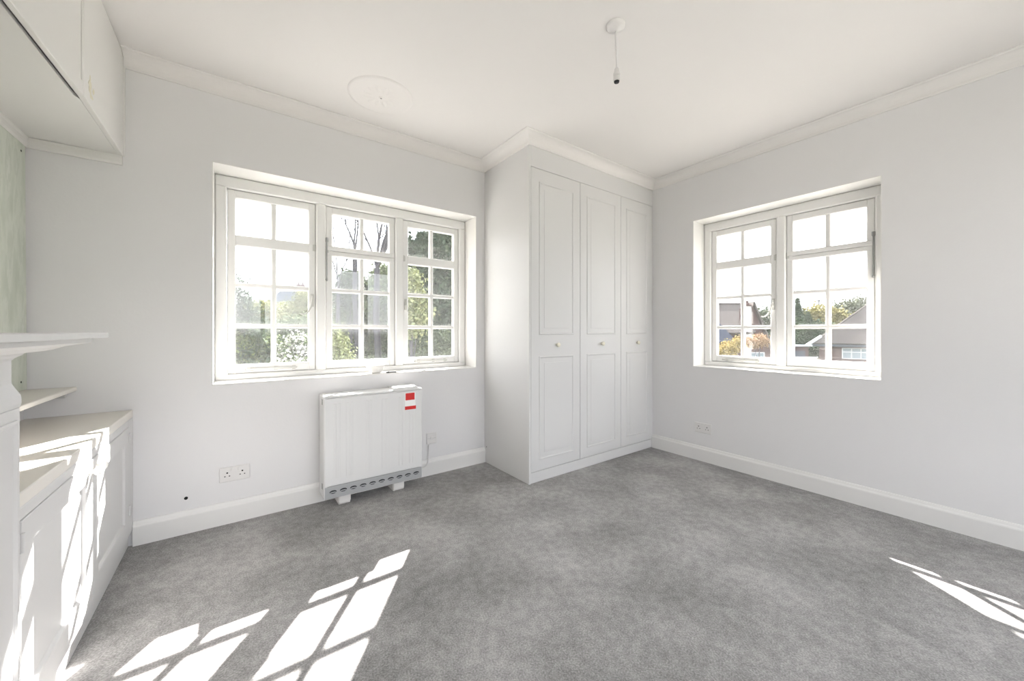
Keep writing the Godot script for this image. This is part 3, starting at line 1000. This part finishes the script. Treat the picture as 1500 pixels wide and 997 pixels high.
func foliage(parent: Node3D, blobs: Array, count: int, lm: ArrayMesh, c0: Color, c1: Color, sd: int, called := "foliage") -> void:
	var g := RandomNumberGenerator.new()
	g.seed = sd
	var mm := MultiMesh.new()
	mm.transform_format = MultiMesh.TRANSFORM_3D
	mm.use_colors = true
	mm.mesh = lm
	mm.instance_count = count
	var vol := 0.0
	for b in blobs:
		vol += b[1].x * b[1].y + b[1].y * b[1].z
	var i := 0
	for bi in blobs.size():
		var b: Array = blobs[bi]
		var share: int = count - i if bi == blobs.size() - 1 else int(count * (b[1].x * b[1].y + b[1].y * b[1].z) / vol)
		for k in share:
			if i >= count:
				break
			var d := Vector3(g.randfn(), g.randfn(), g.randfn()).normalized()
			var p: Vector3 = b[0] + d * b[1] * pow(g.randf(), 0.45) * g.randf_range(0.82, 1.1)
			var B := Basis(Vector3(g.randfn(), g.randfn(), g.randfn()).normalized(), g.randf() * TAU).scaled(Vector3.ONE * g.randf_range(0.7, 1.3))
			mm.set_instance_transform(i, Transform3D(B, p))
			mm.set_instance_color(i, c0.lerp(c1, g.randf()))
			i += 1
	var o := MultiMeshInstance3D.new()
	o.name = called
	o.multimesh = mm
	o.material_override = M.leaf
	o.set_meta("kind", "stuff")
	parent.add_child(o, true)

# a bush or leafy tree: a short trunk with limbs and a crown of leaves; blobs in local space
func leafy(called: String, label: String, cat: String, at: Vector3, blobs: Array, count: int, lm: ArrayMesh, c0: Color, c1: Color, sd: int, trunk_r: float) -> Node3D:
	var t := thing(called, label, cat, at)
	var g := RandomNumberGenerator.new()
	g.seed = sd
	var st := begin()
	var top: Vector3 = blobs[0][0]
	tube(st, [Vector3.ZERO, Vector3(top.x * 0.3, top.y * 0.5, top.z * 0.3), top], [trunk_r, trunk_r * 0.75, trunk_r * 0.3], 8)
	for b in blobs:
		var s := Vector3(top.x * 0.3, top.y * 0.5, top.z * 0.3)
		tube(st, [s, s.lerp(b[0], 0.5) + Vector3(0, 0.1, 0), b[0]], [trunk_r * 0.5, trunk_r * 0.35, trunk_r * 0.12], 6)
	part("trunk", st, M.bark, t)
	foliage(t, blobs, count, lm, c0, c1, sd)
	return t

func limb(st: SurfaceTool, p: Vector3, d: Vector3, l: float, r: float, depth: int, g: RandomNumberGenerator, spread: float) -> void:
	var pts := [p]
	var rad := [r]
	var q := p
	var dd := d
	for k in 4:
		dd = (dd + Vector3(g.randfn() * 0.12, 0.05 + g.randfn() * 0.06, g.randfn() * 0.12)).normalized()
		q += dd * l / 4.0
		pts.append(q)
		rad.append(r * (1.0 - 0.14 * (k + 1)))
	tube(st, pts, rad, 6 if depth > 1 else 4)
	if depth <= 0:
		return
	var n := 3
	for k in n:
		var a := g.randf() * TAU
		var side := Vector3(cos(a), 0.0, sin(a))
		var at: Vector3 = pts[4] if k == 0 else pts[2 + (k % 2)]
		limb(st, at, (dd + side * spread * g.randf_range(0.5, 1.1)).normalized(), l * g.randf_range(0.62, 0.85), r * (0.6 if k == 0 else 0.46), depth - 1, g, spread)

func bare_tree(label: String, at: Vector3, fork: Vector3, tips: Array, r: float, sd: int) -> void:
	var t := thing("bare_tree", label, "tree", at)
	var g := RandomNumberGenerator.new()
	g.seed = sd
	var st := begin()
	tube(st, [Vector3.ZERO, fork * 0.35 + Vector3(0.06, 0, 0.03), fork * 0.7 - Vector3(0.04, 0, 0.02), fork], [r * 1.25, r * 1.1, r, r * 0.9], 10)
	part("trunk", st, M.bark, t)
	for p in tips:
		st = begin()
		var d: Vector3 = p - fork
		limb(st, fork - Vector3(0, 0.05, 0), d.normalized(), d.length() * 0.85, r * 0.42, 3, g, 0.30)
		part("branch", st, M.bark, t)

func conifer(called: String, label: String, at: Vector3, h: float, r: float, n: int, lm: ArrayMesh, c0: Color, c1: Color, sd: int, droop: float) -> void:
	var t := thing(called, label, "tree", at)
	var g := RandomNumberGenerator.new()
	g.seed = sd
	var st := begin()
	tube(st, [Vector3.ZERO, Vector3(0, h * 0.6, 0), Vector3(0, h, 0)], [0.16 * r, 0.09 * r, 0.02], 8)
	part("trunk", st, M.bark, t)
	st = begin()
	var spots := []
	var sizes := []
	var tiers := int(h * 2.4)
	for k in tiers:
		var f := float(k) / tiers
		var y := h * (0.12 + 0.86 * f)
		var rr := r * (1.0 - f) * g.randf_range(0.75, 1.15) + 0.12
		for b in 7:
			var a := TAU * b / 7.0 + g.randf()
			var d := Vector3(cos(a), 0, sin(a))
			var l := rr * g.randf_range(0.7, 1.1)
			var e := Vector3(0, y, 0) + d * l + Vector3(0, -droop * l, 0)
			tube(st, [Vector3(0, y, 0), Vector3(0, y, 0).lerp(e, 0.5) + Vector3(0, 0.08 * l, 0), e], [0.03, 0.02, 0.006], 4)
			for m in maxi(2, int(l * n)):
				var u := g.randf_range(0.15, 1.0)
				spots.append(Vector3(0, y, 0).lerp(e, u) + Vector3(0, 0.08 * l * sin(u * PI), 0) + Vector3(g.randfn(), g.randfn() * 0.6, g.randfn()) * 0.09)
				sizes.append(lerpf(1.15, 0.4, f))
	part("branch", st, M.bark, t)
	var mm := MultiMesh.new()
	mm.transform_format = MultiMesh.TRANSFORM_3D
	mm.use_colors = true
	mm.mesh = lm
	mm.instance_count = spots.size()
	for i in spots.size():
		mm.set_instance_transform(i, Transform3D(Basis(Vector3(g.randfn(), g.randfn(), g.randfn()).normalized(), g.randf() * TAU).scaled(Vector3.ONE * g.randf_range(0.7, 1.25) * sizes[i]), spots[i]))
		mm.set_instance_color(i, c0.lerp(c1, g.randf()))
	var o := MultiMeshInstance3D.new()
	o.name = "needles"
	o.multimesh = mm
	o.material_override = M.leaf
	o.set_meta("kind", "stuff")
	t.add_child(o, true)

func slab(st: SurfaceTool, a: Vector3, b: Vector3, c: Vector3, d: Vector3, th: float) -> void:
	var n := (b - a).cross(c - a).normalized()
	if n.y < 0.0:
		n = -n
	var o := n * th
	var m := (a + b + c + d) / 4.0
	quad(st, a + o, b + o, c + o, d + o, n)
	quad(st, a, b, c, d, -n)
	var p := [a, b, c, d]
	for i in 4:
		var j := (i + 1) % 4
		quad(st, p[i], p[j], p[j] + o, p[i] + o, (p[i] + p[j]) / 2 - m)

func far_window(parent: Node3D, x0: float, y0: float, x1: float, y1: float, z: float, cols: int, transom: float) -> void:
	var st := begin()
	var fw := 0.07
	cbox(st, Vector3(x0, y0, z), Vector3(x1, y0 + fw, z + 0.09), 0.0)
	cbox(st, Vector3(x0, y1 - fw, z), Vector3(x1, y1, z + 0.09), 0.0)
	var cw := (x1 - x0 - fw) / cols
	for k in cols + 1:
		cbox(st, Vector3(x0 + k * cw, y0, z), Vector3(x0 + k * cw + fw, y1, z + 0.095), 0.0)
	if transom > 0.0:
		cbox(st, Vector3(x0, transom - 0.04, z), Vector3(x1, transom + 0.04, z + 0.085), 0.0)
	var w := part("window", st, M.frame_far, parent)
	for k in cols:
		for e in ([[y0 + fw, transom - 0.04], [transom + 0.04, y1 - fw]] if transom > 0.0 else [[y0 + fw, y1 - fw]]):
			st = begin()
			cbox(st, Vector3(x0 + k * cw + fw, e[0], z + 0.02), Vector3(x0 + (k + 1) * cw, e[1], z + 0.035), 0.0)
			part("pane", st, M.far_glass, w)

func make_houses() -> void:
	var turn := -deg_to_rad(36.05)
	# long low house seen through the right half of window_2; local x along its front, z towards the room
	var t := thing("bungalow", "brick bungalow with a broad tiled hipped roof and white windows", "house", Vector3(44.41, GROUND, -12.2), -deg_to_rad(81.05))
	var e := 2.83            # eaves
	var rh := e + 3.72
	var st := begin()
	cbox(st, Vector3(0.45, 0, -7.4), Vector3(17.5, e, -0.45), 0.0)
	part("wall", st, M.brick, t)
	st = begin()
	slab(st, Vector3(0, e - 0.05, 0), Vector3(18, e - 0.05, 0), Vector3(14.1, rh, -3.9), Vector3(3.9, rh, -3.9), 0.12)
	slab(st, Vector3(0, e - 0.05, 0), Vector3(0, e - 0.05, -7.8), Vector3(3.9, rh, -3.9), Vector3(3.9, rh, -3.9), 0.12)
	slab(st, Vector3(0, e - 0.05, -7.8), Vector3(18, e - 0.05, -7.8), Vector3(14.1, rh, -3.9), Vector3(3.9, rh, -3.9), 0.12)
	slab(st, Vector3(18, e - 0.05, 0), Vector3(18, e - 0.05, -7.8), Vector3(14.1, rh, -3.9), Vector3(14.1, rh, -3.9), 0.12)
	var rf := part("roof", st, M.tile, t)
	st = begin()
	tube(st, [Vector3(0.05, e + 0.04, 0), Vector3(3.9, rh + 0.12, -3.9), Vector3(14.1, rh + 0.12, -3.9)], [0.12], 8)
	part("ridge_tile", st, M.tile, rf)
	st = begin()
	cbox(st, Vector3(0.0, e - 0.26, -0.06), Vector3(18, e - 0.06, 0.02), 0.0)
	part("gutter", st, M.slate, t)
	far_window(t, 2.1, 1.46, 4.7, 2.46, -0.46, 4, 2.08)
	# garage in front of its left end
	t = thing("garage", "flat-roofed garage with a white fascia left of the bungalow", "garage", Vector3(41.15, GROUND, -12.6), turn)
	st = begin()
	cbox(st, Vector3(-1.2, 0, -4.0), Vector3(1.5, 2.62, -0.3), 0.0)
	part("wall", st, M.brick, t)
	st = begin()
	cbox(st, Vector3(-1.5, 2.62, -4.2), Vector3(1.6, 2.72, -0.1), 0.0)
	part("roof", st, M.slate, t)
	st = begin()
	cbox(st, Vector3(-1.5, 2.60, -0.1), Vector3(1.6, 2.76, 0.0), 0.0)
	part("fascia", st, M.frame_far, t)
	st = begin()
	cbox(st, Vector3(-0.95, 0.0, -0.31), Vector3(1.15, 2.2, -0.26), 0.0)
	part("door", st, M.slate, t)
	st = begin()
	extrude(st, [Vector2(0, 0), Vector2(0.12, 0), Vector2(0.12, 0.2), Vector2(0, 0.2)], Transform3D(Basis(Vector3(1, 0.62, 0).normalized(), Vector3(-0.62, 1, 0).normalized(), Vector3(0, 0, 1)), Vector3(1.1, 2.62, -0.05)), 0.0, 1.6)
	part("bargeboard", st, M.frame_far, t)
	t = thing("garden_wall", "low white rendered wall in front of the flat-roofed garage", "wall", Vector3(40.2, GROUND, -12.3), turn)
	st = begin()
	cbox(st, Vector3(-1.3, 0, -0.12), Vector3(1.9, 1.62, 0.12), 0.02)
	part("render", st, M.render, t)
	st = begin()
	cbox(st, Vector3(-1.35, 1.62, -0.16), Vector3(1.95, 1.70, 0.16), 0.02)
	part("coping", st, M.frame_far, t)
	# house with a steep gable seen through the left half of window_2
	t = thing("gabled_house", "brown-roofed house with a steep brick gable and a white chimney stack", "house", Vector3(31.4, GROUND, -15.0), turn)
	st = begin()
	cbox(st, Vector3(-6.0, 0, -8.0), Vector3(2.9, 3.9, -0.5), 0.0)
	part("wall", st, M.brick, t)
	st = begin()
	slab(st, Vector3(-6.3, 3.75, -0.1), Vector3(3.3, 3.75, -0.1), Vector3(5.4, 6.35, -4.3), Vector3(-6.3, 6.35, -4.3), 0.14)
	slab(st, Vector3(-6.3, 3.75, -8.5), Vector3(5.4, 3.75, -8.5), Vector3(5.4, 6.35, -4.3), Vector3(-6.3, 6.35, -4.3), 0.14)
	rf = part("roof", st, M.tile, t)
	st = begin()
	tube(st, [Vector3(-6.3, 6.5, -4.3), Vector3(5.3, 6.5, -4.3)], [0.13], 8)
	part("ridge_tile", st, M.tile, rf)
	# gable wing
	st = begin()
	var gp := [Vector2(2.6, 0), Vector2(5.0, 0), Vector2(5.0, 2.2), Vector2(3.35, 6.3), Vector2(2.6, 5.9)]
	for i in gp.size():
		var a: Vector2 = gp[i]
		var b: Vector2 = gp[(i + 1) % gp.size()]
		quad(st, Vector3(a.x, a.y, -0.6), Vector3(b.x, b.y, -0.6), Vector3(b.x, b.y, -1.15), Vector3(a.x, a.y, -1.15), Vector3((a.x + b.x) / 2 - 3.5, (a.y + b.y) / 2 - 3.0, 0))
	for k in [1, 2, 3]:
		tri(st, Vector3(gp[0].x, gp[0].y, -0.6), Vector3(gp[k].x, gp[k].y, -0.6), Vector3(gp[k + 1].x, gp[k + 1].y, -0.6), Vector3(0, 0, 1))
	part("gable_wall", st, M.brick, t)
	st = begin()
	slab(st, Vector3(3.3, 6.38, -0.35), Vector3(5.15, 1.75, -0.35), Vector3(5.15, 1.75, -1.3), Vector3(3.3, 6.38, -1.3), 0.14)
	part("gable_roof", st, M.tile, t)
	st = begin()
	cbox(st, Vector3(2.55, 0, -0.65), Vector3(3.02, 6.05, -0.15), 0.02)
	var ch := part("chimney", st, M.render, t)
	st = begin()
	cbox(st, Vector3(2.45, 6.05, -0.75), Vector3(3.12, 6.25, -0.05), 0.02)
	tube(st, [Vector3(2.79, 6.2, -0.4), Vector3(2.79, 6.5, -0.4)], [0.11], 10)
	part("chimney_pot", st, M.brick, ch)
	far_window(t, 2.95, 0.9, 4.35, 2.25, -0.62, 2, 0.0)
	# lean-to of dark slate left of the gable
	st = begin()
	cbox(st, Vector3(-3.4, 0, -0.5), Vector3(0.6, 3.1, 1.2), 0.0)
	slab(st, Vector3(-3.6, 3.05, 1.5), Vector3(0.85, 3.05, 1.5), Vector3(0.5, 4.9, -0.9), Vector3(-3.6, 4.9, -0.9), 0.1)
	part("lean_to", st, M.dark_slate, t)
	# distant house behind the left light of window_1
	t = thing("far_house", "grey-roofed house with a brick chimney far beyond the wide window's left light", "house", Vector3(4.6, GROUND, -55.0), -0.25)
	st = begin()
	cbox(st, Vector3(-5.0, 0, -7), Vector3(4.5, 4.0, -0.4), 0.0)
	part("wall", st, M.render, t)
	st = begin()
	slab(st, Vector3(-5.4, 3.9, 0), Vector3(4.9, 3.9, 0), Vector3(3.4, 9.3, -3.8), Vector3(-0.9, 9.3, -3.8), 0.15)
	slab(st, Vector3(-5.4, 3.9, -7.6), Vector3(4.9, 3.9, -7.6), Vector3(3.4, 9.3, -3.8), Vector3(-0.9, 9.3, -3.8), 0.15)
	slab(st, Vector3(-5.4, 3.9, 0), Vector3(-5.4, 3.9, -7.6), Vector3(-0.9, 9.3, -3.8), Vector3(-0.9, 9.3, -3.8), 0.15)
	slab(st, Vector3(4.9, 3.9, 0), Vector3(4.9, 3.9, -7.6), Vector3(3.4, 9.3, -3.8), Vector3(3.4, 9.3, -3.8), 0.15)
	part("roof", st, M.slate, t)
	st = begin()
	cbox(st, Vector3(0.9, 8.0, -4.2), Vector3(1.9, 10.35, -3.4), 0.03)
	ch = part("chimney", st, M.brick, t)
	st = begin()
	for k in 2:
		st = begin()
		tube(st, [Vector3(1.15 + k * 0.5, 10.3, -3.8), Vector3(1.15 + k * 0.5, 10.65, -3.8)], [0.12], 8)
		part("chimney_pot", st, M.brick, ch)
	t = thing("telegraph_pole", "slim distant pole standing above the yellow tree", "pole", Vector3(87.4, GROUND, -23.0))
	st = begin()
	tube(st, [Vector3.ZERO, Vector3(0, 10.0, 0)], [0.13, 0.09], 8)
	part("shaft", st, M.bark, t)
	st = begin()
	cbox(st, Vector3(-0.5, 9.6, -0.5), Vector3(0.5, 9.72, 0.5), 0.0)
	part("crossarm", st, M.bark, t)

# a crown blob from a point in the world, for a plant whose foot stands at `foot`
func blob(foot: Vector3, x: float, y: float, z: float, rx: float, ry: float) -> Array:
	return [Vector3(x, y, z) - foot, Vector3(rx, ry, rx * 0.85)]

func make_garden() -> void:
	var st := begin()
	cbox(st, Vector3(-90, GROUND - 0.4, -220), Vector3(220, GROUND, 60), 0.0)
	struct("ground", "dull green lawn of the gardens outside", "ground", st, M.lawn)
	st = begin()
	cbox(st, Vector3(-14, GROUND - 0.1, -12), Vector3(17, GROUND + 0.03, 16), 0.0)  # unseen pale ground put in to bounce light up through the windows
	struct("ground_bounce", "pale gravel drive, unseen, added to bounce light onto the ceiling", "ground", st, M.gravel)
	var lm := leaf_mesh(1, 14, 0.30, 0.13, 2.2)
	var small := leaf_mesh(2, 16, 0.22, 0.075, 2.0)
	var big := leaf_mesh(3, 14, 0.75, 0.34, 2.0)
	var spray := leaf_mesh(5, 14, 0.42, 0.26, 3.5)
	var needle := leaf_mesh(4, 14, 0.30, 0.22, 4.5)
	var dk0 := Color(0.030, 0.045, 0.032)
	var dk1 := Color(0.075, 0.10, 0.06)
	var md0 := Color(0.065, 0.085, 0.05)
	var md1 := Color(0.13, 0.155, 0.085)
	var ye0 := Color(0.14, 0.15, 0.07)
	var ye1 := Color(0.26, 0.25, 0.13)
	var f: Vector3
	# --- through window_1, left light
	conifer("fir_tree", "dark drooping fir beside the left frame of the wide window", Vector3(-0.75, GROUND, -19.0), 7.8, 4.2, 15, needle, dk0, dk1, 31, 0.25)
	f = Vector3(1.24, GROUND, -32.5)
	leafy("shrub", "yellow-green shrub right of the fir, below the far roof", "shrub", f, [blob(f, 1.3, 2.1, -32.5, 1.7, 1.2), blob(f, 2.4, 1.4, -32.3, 1.5, 1.0), blob(f, 0.6, 1.0, -32.4, 1.5, 1.3)], 2600, lm, ye0, ye1, 41, 0.12)
	f = Vector3(3.6, GROUND, -34.5)
	leafy("shrub", "golden shrub behind the white-blossomed bush", "shrub", f, [blob(f, 3.6, 2.3, -34.5, 1.8, 1.2), blob(f, 5.0, 3.1, -34.4, 1.5, 1.5), blob(f, 4.6, 1.2, -34.2, 1.8, 1.3)], 3000, lm, Color(0.12, 0.13, 0.05), ye1, 42, 0.12)
	f = Vector3(0.36, GROUND, -18.3)
	leafy("shrub", "mid-green shrub low in the wide window's left light", "shrub", f, [blob(f, 0.4, 0.35, -18.3, 1.0, 0.9), blob(f, 0.95, 0.1, -18.0, 0.8, 0.8), blob(f, 0.2, -1.2, -18.2, 1.3, 1.4)], 3000, small, md0, Color(0.17, 0.21, 0.08), 43, 0.07)
	f = Vector3(1.5, GROUND, -23.6)
	leafy("shrub", "grey-green shrub between the golden shrub and the white blossom", "shrub", f, [blob(f, 1.5, 0.55, -23.6, 1.3, 1.1), blob(f, 2.7, 0.7, -23.8, 1.3, 1.1), blob(f, 2.0, -1.0, -23.6, 2.0, 1.7)], 3000, lm, md0, Color(0.13, 0.155, 0.085), 46, 0.09)
	f = Vector3(1.43, GROUND, -12.6)
	var bl := leafy("blossom_bush", "bush covered in small white blossom", "bush", f, [blob(f, 1.43, 0.50, -12.6, 0.42, 0.42), blob(f, 1.6, 0.15, -12.5, 0.45, 0.5), blob(f, 1.4, -1.1, -12.6, 0.6, 1.3)], 900, small, md0, md1, 44, 0.04)
	foliage(bl, [blob(f, 1.43, 0.52, -12.58, 0.45, 0.45), blob(f, 1.6, 0.15, -12.48, 0.48, 0.5)], 420, small, Color(0.34, 0.34, 0.30), Color(0.50, 0.50, 0.46), 45, "blossom")
	# --- middle light
	f = Vector3(3.75, GROUND, -18.3)
	bare_tree("slim bare tree with a forked stem at the left of the middle light", f, Vector3(3.66, 3.1, -18.35) - f, [Vector3(3.2, 5.6, -18.6) - f, Vector3(3.7, 6.4, -18.3) - f, Vector3(4.1, 5.0, -18.1) - f], 0.085, 51)
	f = Vector3(4.88, GROUND, -20.0)
	bare_tree("tall bare tree forking high behind the middle light's centre bar", f, Vector3(4.77, 5.2, -20.0) - f, [Vector3(4.3, 7.4, -20.3) - f, Vector3(5.0, 7.6, -19.8) - f, Vector3(4.6, 7.6, -20.1) - f], 0.12, 52)
	f = Vector3(4.97, GROUND, -16.9)
	bare_tree("big bare tree with a fan of limbs right in the middle light", f, Vector3(4.95, 3.9, -16.9) - f, [Vector3(5.65, 6.6, -16.5) - f, Vector3(5.25, 6.9, -16.7) - f, Vector3(4.75, 6.6, -17.1) - f, Vector3(5.75, 5.7, -16.4) - f, Vector3(5.05, 6.8, -16.9) - f, Vector3(5.5, 6.9, -16.6) - f, Vector3(5.4, 6.5, -16.5) - f, Vector3(5.9, 6.3, -16.3) - f, Vector3(4.9, 6.9, -17.0) - f], 0.13, 53)
	f = Vector3(6.0, GROUND, -23.3)
	leafy("hedge_bush", "broad dark green bush filling the middle light's lower panes", "bush", f, [blob(f, 5.04, 0.1, -23.5, 1.5, 1.6), blob(f, 6.5, 0.8, -23.1, 1.6, 1.7), blob(f, 7.8, 1.3, -22.8, 1.6, 1.9), blob(f, 6.2, -1.4, -23.2, 2.4, 1.6)], 7000, lm, dk0, md1, 61, 0.14)
	f = Vector3(6.4, GROUND, -28.8)
	leafy("hedge_bush", "paler green bush behind the stem of the slim bare tree", "bush", f, [blob(f, 6.3, 2.3, -28.8, 1.7, 1.4), blob(f, 5.3, 1.4, -29.2, 1.6, 1.3), blob(f, 6.2, -0.6, -28.9, 2.4, 2.0)], 3200, lm, md0, Color(0.16, 0.19, 0.09), 65, 0.14)
	f = Vector3(2.49, GROUND, -13.1)
	leafy("shrub", "bright yellow-green shrub at the middle light's left edge", "shrub", f, [blob(f, 2.47, 0.75, -13.1, 0.26, 0.55), blob(f, 2.62, 0.25, -13.0, 0.3, 0.4), blob(f, 2.5, -1.2, -13.0, 0.4, 1.3)], 900, small, ye0, Color(0.24, 0.27, 0.13), 62, 0.04)
	f = Vector3(7.5, GROUND, -24.4)
	leafy("young_tree", "pale green leafy young tree behind the fanned bare tree", "tree", f, [blob(f, 7.55, 4.0, -24.4, 1.0, 1.4), blob(f, 7.0, 2.6, -24.4, 1.3, 1.3), blob(f, 8.2, 2.7, -24.2, 1.1, 1.3)], 2400, lm, md0, Color(0.20, 0.23, 0.11), 63, 0.11)
	f = Vector3(4.9, GROUND, -21.4)
	leafy("ivy_tree", "small ivy-clad tree left of the fanned bare tree", "tree", f, [blob(f, 4.85, 3.7, -21.3, 0.55, 0.5), blob(f, 5.2, 3.2, -21.2, 0.6, 0.6), blob(f, 4.6, 2.9, -21.4, 0.6, 0.45)], 900, lm, dk0, md1, 64, 0.09)
	# --- right light
	f = Vector3(7.0, GROUND, -15.3)
	leafy("yew_tree", "large dense dark evergreen filling the right light", "tree", f, [blob(f, 7.1, 3.8, -14.7, 1.25, 1.7), blob(f, 6.5, 4.15, -15.1, 0.85, 1.1), blob(f, 6.1, 4.3, -15.4, 0.55, 0.5), blob(f, 6.5, 2.0, -15.6, 1.3, 1.8), blob(f, 7.3, 1.5, -14.3, 1.4, 2.0), blob(f, 6.8, -0.8, -15.0, 1.9, 1.7), blob(f, 7.9, 4.2, -14.0, 1.2, 1.7)], 11000, lm, dk0, Color(0.07, 0.09, 0.06), 71, 0.22)
	f = Vector3(4.15, GROUND, -10.6)
	leafy("young_tree", "yellow-green leafy branches in front of the dark evergreen", "tree", f, [blob(f, 4.02, 2.55, -10.7, 0.30, 0.42), blob(f, 4.15, 2.05, -10.6, 0.30, 0.30), blob(f, 4.30, 1.65, -10.5, 0.32, 0.30), blob(f, 4.1, 1.25, -10.6, 0.28, 0.28)], 420, small, Color(0.13, 0.15, 0.08), Color(0.25, 0.26, 0.14), 72, 0.04)
	f = Vector3(5.0, GROUND, -11.6)
	leafy("laurel", "grey-green laurel low in the right light", "bush", f, [blob(f, 4.6, 0.4, -11.6, 0.6, 0.6), blob(f, 5.3, 0.55, -11.5, 0.6, 0.6), blob(f, 5.0, -1.2, -11.5, 1.0, 1.5)], 2600, small, Color(0.05, 0.065, 0.045), Color(0.13, 0.15, 0.09), 73, 0.06)
	# --- through window_2
	f = Vector3(23.2, GROUND, -10.3)
	leafy("shrub", "yellow-orange flowering shrub before the gabled house", "shrub", f, [blob(f, 23.2, 0.05, -10.3, 0.45, 0.42), blob(f, 22.85, -0.2, -10.6, 0.45, 0.40), blob(f, 23.6, 0.45, -10.0, 0.26, 0.26), blob(f, 23.2, -1.3, -10.3, 0.7, 1.2)], 1300, small, Color(0.20, 0.15, 0.05), Color(0.36, 0.28, 0.11), 81, 0.06)
	f = Vector3(25.7, GROUND, -9.7)
	leafy("shrub", "peach-coloured small shrub under the white chimney stack", "shrub", f, [blob(f, 25.75, 0.55, -9.7, 0.40, 0.20), blob(f, 25.4, 0.42, -9.9, 0.34, 0.18)], 500, small, Color(0.22, 0.14, 0.08), Color(0.34, 0.23, 0.14), 82, 0.05)
	f = Vector3(65.8, GROUND, -23.8)
	leafy("far_tree", "rounded grey-green tree right of the brick gable", "tree", f, [blob(f, 65.9, 2.4, -23.8, 2.4, 1.7), blob(f, 67.0, 2.0, -22.4, 2.2, 1.6), blob(f, 65.9, -0.6, -23.6, 3.0, 2.4)], 1800, big, Color(0.07, 0.085, 0.06), Color(0.13, 0.15, 0.10), 83, 0.25)
	conifer("spire_conifer", "taller dark spire-shaped conifer left in the right-hand light", Vector3(67.4, GROUND, -20.3), 9.3, 1.9, 24, spray, dk0, dk1, 84, 0.15)
	conifer("spire_conifer", "shorter dark spire-shaped conifer beside the taller one", Vector3(61.8, GROUND, -17.5), 7.0, 1.35, 20, spray, dk0, dk1, 85, 0.15)
	f = Vector3(65.0, GROUND, -18.6)
	leafy("hedge_bush", "dark evergreen hedge below the spire conifers", "hedge", f, [blob(f, 65.0, 0.4, -18.9, 1.9, 2.0), blob(f, 65.2, 0.2, -17.0, 1.9, 1.9), blob(f, 65.0, -1.4, -18.0, 2.8, 1.6), blob(f, 65.4, 0.0, -20.6, 1.9, 2.0)], 2200, big, dk0, dk1, 86, 0.2)
	f = Vector3(82.4, GROUND, -21.7)
	leafy("far_tree", "soft yellow budding tree right of the spire conifers", "tree", f, [blob(f, 82.4, 3.7, -21.7, 2.4, 1.6), blob(f, 82.9, 3.0, -19.6, 2.2, 1.7), blob(f, 82.0, 2.4, -23.4, 2.0, 1.8), blob(f, 82.4, 0.5, -21.4, 3.2, 2.4)], 1500, big, Color(0.17, 0.15, 0.06), Color(0.26, 0.23, 0.11), 87, 0.2)
	f = Vector3(93.5, GROUND, -20.2)
	leafy("far_tree", "hazy grey-green tree line behind the bungalow's hip", "tree", f, [blob(f, 90.0, 3.2, -21.1, 2.8, 2.4), blob(f, 94.0, 4.3, -20.2, 3.0, 2.6), blob(f, 96.7, 4.6, -18.6, 3.0, 2.8), blob(f, 94.0, 1.0, -20.0, 4.5, 3.2)], 2200, big, Color(0.085, 0.095, 0.07), Color(0.16, 0.165, 0.125), 88, 0.3)

func _ready() -> void:
	make_view()
	make_materials()
	make_shell()
	make_windows()
	make_wardrobe()
	make_fireplace()
	make_alcove()
	make_heater()
	make_houses()
	make_garden()
	make_ceiling_fittings()
	make_electrics()
	make_sill_things()
